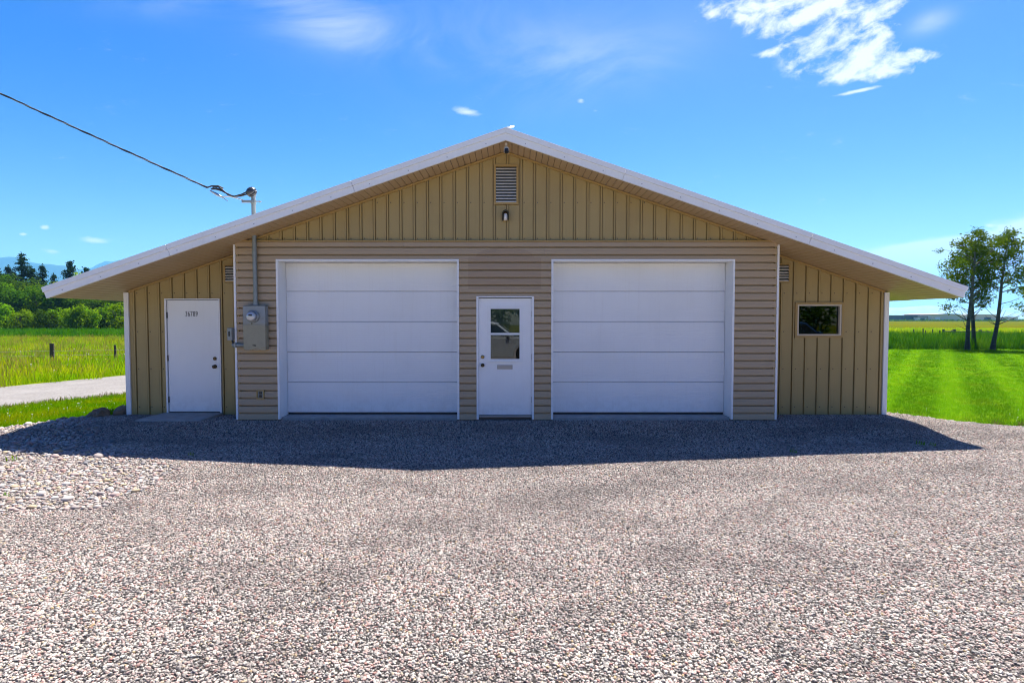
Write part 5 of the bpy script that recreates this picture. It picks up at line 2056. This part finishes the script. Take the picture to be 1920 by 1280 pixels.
rfz = thing('rail_fence', 'old dark wooden rail fence behind the tall grass on the right', 'fence', (39.0, 50.0, -0.19))
YF = 49.5
for px, yt in ((1769, 617), (1785, 619), (1789, 617), (1838, 618), (1852, 620)):
    x = lx(px, YF)
    zt = EYE - (yt - 597) / F_PX * YF
    w = 0.20 if px in (1789, 1838) else 0.11
    MB().box(x - w / 2, x + w / 2, YF - .08, YF + .08, -0.3, zt).build('post', M['post'], rfz, 0.02)
for (pa, ya), (pb, yb) in (((1768, 621.3), (1786, 621.6)), ((1787, 621.8), (1856, 622.4))):
    xa, xb = lx(pa, YF), lx(pb, YF)
    za, zb_ = EYE - (ya - 597) / F_PX * YF, EYE - (yb - 597) / F_PX * YF
    MB().tube([(xa, YF - .12, za), (xb, YF - .12, zb_)], 0.055, 8).build('rail', M['post'], rfz)
FPO = ['leftmost', 'second from the left', 'third from the left', 'fourth from the left', 'fifth from the left']
for i, px in enumerate((1713, 1731.5, 1736, 1748, 1762)):
    x = lx(px, YF)
    zt = EYE - ((617, 616, 619, 617, 619)[i] - 597) / F_PX * YF
    p_ = MB().tube([(x, YF, -0.3), (x + rnd.uniform(-.05, .05), YF, zt)], [0.055, 0.05], 7)
    tag(p_.build('fence_post', M['post'], None, org=(x, YF, -0.19)), 'short dark post in the tall grass left of the rail fence, ' + FPO[i], 'fence post', 'loose fence posts on the right')

# ------------------------------------------------------------------ far buildings
YB = 420.0


def fx(px, Y=YB):
    return (px - 960) / F_PX * Y


def fzz(py, Y=YB):
    return EYE - (py - 597.0) / F_PX * Y


wallw = principled('far_white_wall', (0.88, 0.86, 0.82), 0.7)
wallt = principled('far_tan_wall', (0.78, 0.66, 0.50), 0.7)
walld = principled('far_dark_wall', (0.05, 0.06, 0.075), 0.6)
roofw = principled('far_white_roof', (0.75, 0.75, 0.75), 0.5)
roofb = principled('far_brown_roof', (0.16, 0.14, 0.13), 0.7)


def far_building(label, px0, px1, pyt, wall, roofm, Y, bays=(), depth=30, dark=None, gable=0.0):
    x0, x1, zt = fx(px0, Y), fx(px1, Y), fzz(pyt, Y)
    b = thing('warehouse', label, 'building', ((x0 + x1) / 2, Y + depth / 2, -0.19), 0, 'low buildings on the right horizon')
    MB().box(x0, x1, Y, Y + depth, -0.3, zt).build('wall', wall, b)
    r = (zt + .25) * .16
    if gable:
        MB().prism([(x0 - 1, zt), (x1 + 1, zt), (x1 + 1, zt + .25), ((x0 + x1) / 2, zt + .25 + gable), (x0 - 1, zt + .25)], Y - .8, Y + depth + .8).build('roof', roofm, b)
    else:
        MB().box(x0 - .8, x1 + .8, Y - .8, Y + depth + .8, zt + .001, zt + .45).build('roof', roofm, b)
    for (a, c, h) in bays:
        MB().box(fx(a, Y), fx(c, Y), Y - .15, Y - .01, -0.2, zt * h).build('bay_door', dark or walld, b)
    return b


far_building('small white building at the left end of the right horizon', 1671, 1691, 596, wallw, roofw, 470, ((1676, 1680, .6), (1684, 1687, .6)))
far_building('dark open-fronted shed on the right horizon left of the pale warehouse', 1692, 1720, 592, walld, roofb, 430, ((1697, 1703, .8), (1708, 1714, .8)))
far_building('low white loading building between the dark shed and the pale warehouse', 1721, 1746, 594.5, wallw, roofb, 425, ((1725, 1733, .75), (1737, 1743, .75)))
far_building('long pale grey warehouse on the right horizon behind the tree trunks', 1747, 1800, 589.5, wallt, roofw, 420, ((1752, 1762, .55),), 30, wallw, 0.5)
far_building('tan warehouse with a pale roof on the right horizon', 1802, 1869, 590.5, wallt, roofw, 440, ((1845, 1857, .6), (1812, 1822, .55)), 30, None, 0.4)
far_building('low white roofed building at the right end of the horizon', 1872, 1908, 595, wallw, roofw, 450, ((1880, 1886, .6), (1894, 1900, .6)))

# parked dark vehicles and hedge masses at their feet
hm = MB()
r_h = random.Random(77)
for i in range(900):
    x = fx(r_h.uniform(1668, 1935), 410)
    leaf_quad(hm, Vector((x, 410 + r_h.uniform(-3, 3), r_h.random() ** 2 * 0.8)), 1.5, r_h)
tag(hm.build('far_shrubbery', M['dark_leaf'], None, recalc=False), None, None, None, 'stuff')


# ------------------------------------------------------------------ mountains
def mtn_col(t):
    n = t.noise(t.pos(), 0.004, 6.0, 0.65)
    return t.ramp(n, [(0.35, (0.010, 0.028, 0.016)), (0.6, (0.020, 0.042, 0.022)), (0.75, (0.045, 0.050, 0.042))])


M['mountain'] = principled('forested_slope', rough=0.95, spec=0.1, color_fn=mtn_col)


M['hazed_slope'] = principled('haze_pale_slope', rough=0.95, spec=0.0, color_fn=lambda t: t.ramp(t.noise(t.pos(), 0.003, 6.0, 0.65), [(0.35, (0.32, 0.32, 0.32)), (0.7, (0.55, 0.55, 0.55))]))  # paleness of distant haze put into the slope colour


def ridge(name, Y, prof, depth, seed, mat=None):
    """prof: (px, py) of the crest line; built as a solid ridge of hills at distance Y"""
    pts = [(fx(a, Y), fzz(b, Y)) for a, b in prof]
    xs = np.linspace(pts[0][0], pts[-1][0], 150)
    zs = np.interp(xs, [p[0] for p in pts], [p[1] for p in pts])
    rows = [(-1.0, 0.0), (-.72, .16), (-.5, .36), (-.3, .60), (-.14, .82), (-.05, .95), (0.0, 1.0), (.2, .75), (.6, .3), (1.0, 0.0)]
    vs, fs = [], []
    for j, (o, k) in enumerate(rows):
        for x, z in zip(xs, zs):
            e = mnoise.noise(Vector((x / (depth * .25), j * .9, seed))) * .16 + mnoise.noise(Vector((x / (depth * .08), j * 1.7, seed))) * .06
            kk = max(0.0, k + e * (1 - k) * (1 if 0 < k < 1 else 0))
            cr_ = mnoise.noise(Vector((x / 90.0, seed, 2.0))) * 0.02 * z if k == 1 else 0
            vs.append((x, Y + o * depth, max(z * kk + cr_, -1.0) if k > 0 else -0.5))
    n = len(xs)
    for j in range(len(rows) - 1):
        for i in range(n - 1):
            fs.append((j * n + i, j * n + i + 1, (j + 1) * n + i + 1, (j + 1) * n + i))
    mb = MB()
    mb.add(vs, fs, True)
    o = mb.build(name, mat or M['mountain'], None)
    o['kind'] = 'structure'
    return o


ridge('mountains', 4600, [(-700, 520), (-500, 490), (-300, 500), (-120, 476), (-40, 490), (0, 484), (33, 481), (60, 492), (90, 496), (128, 499), (150, 507), (180, 520), (230, 535), (330, 575), (420, 597)], 900, 1.0)
ridge('mountains', 5500, [(-200, 560), (60, 530), (150, 506), (175, 503), (200, 490), (214, 491), (228, 488), (260, 480), (330, 500), (460, 515), (560, 560), (640, 597)], 900, 5.0)
ridge('mountains', 7600, [(1300, 590), (1450, 578), (1560, 570), (1640, 577), (1690, 576), (1745, 572), (1765, 573), (1840, 581), (1900, 577), (1990, 570), (2150, 575), (2400, 592)], 900, 9.0, M['hazed_slope'])

# ------------------------------------------------------------------ haze
def haze_box():
    m, t, out = new_mat('haze_air')
    v = t.node('ShaderNodeVolumePrincipled', {'Color': (0.20, 0.57, 1.0), 'Density': HAZE_D, 'Anisotropy': 0.2})
    t.l.new(v.outputs[0], out.inputs['Volume'])
    o = MB().box(-9400, 9400, -140, 9300, -1.3, 640).build('haze', m)
    o['kind'] = 'stuff'
    return o


HAZE_D = 0.00014
haze_box()
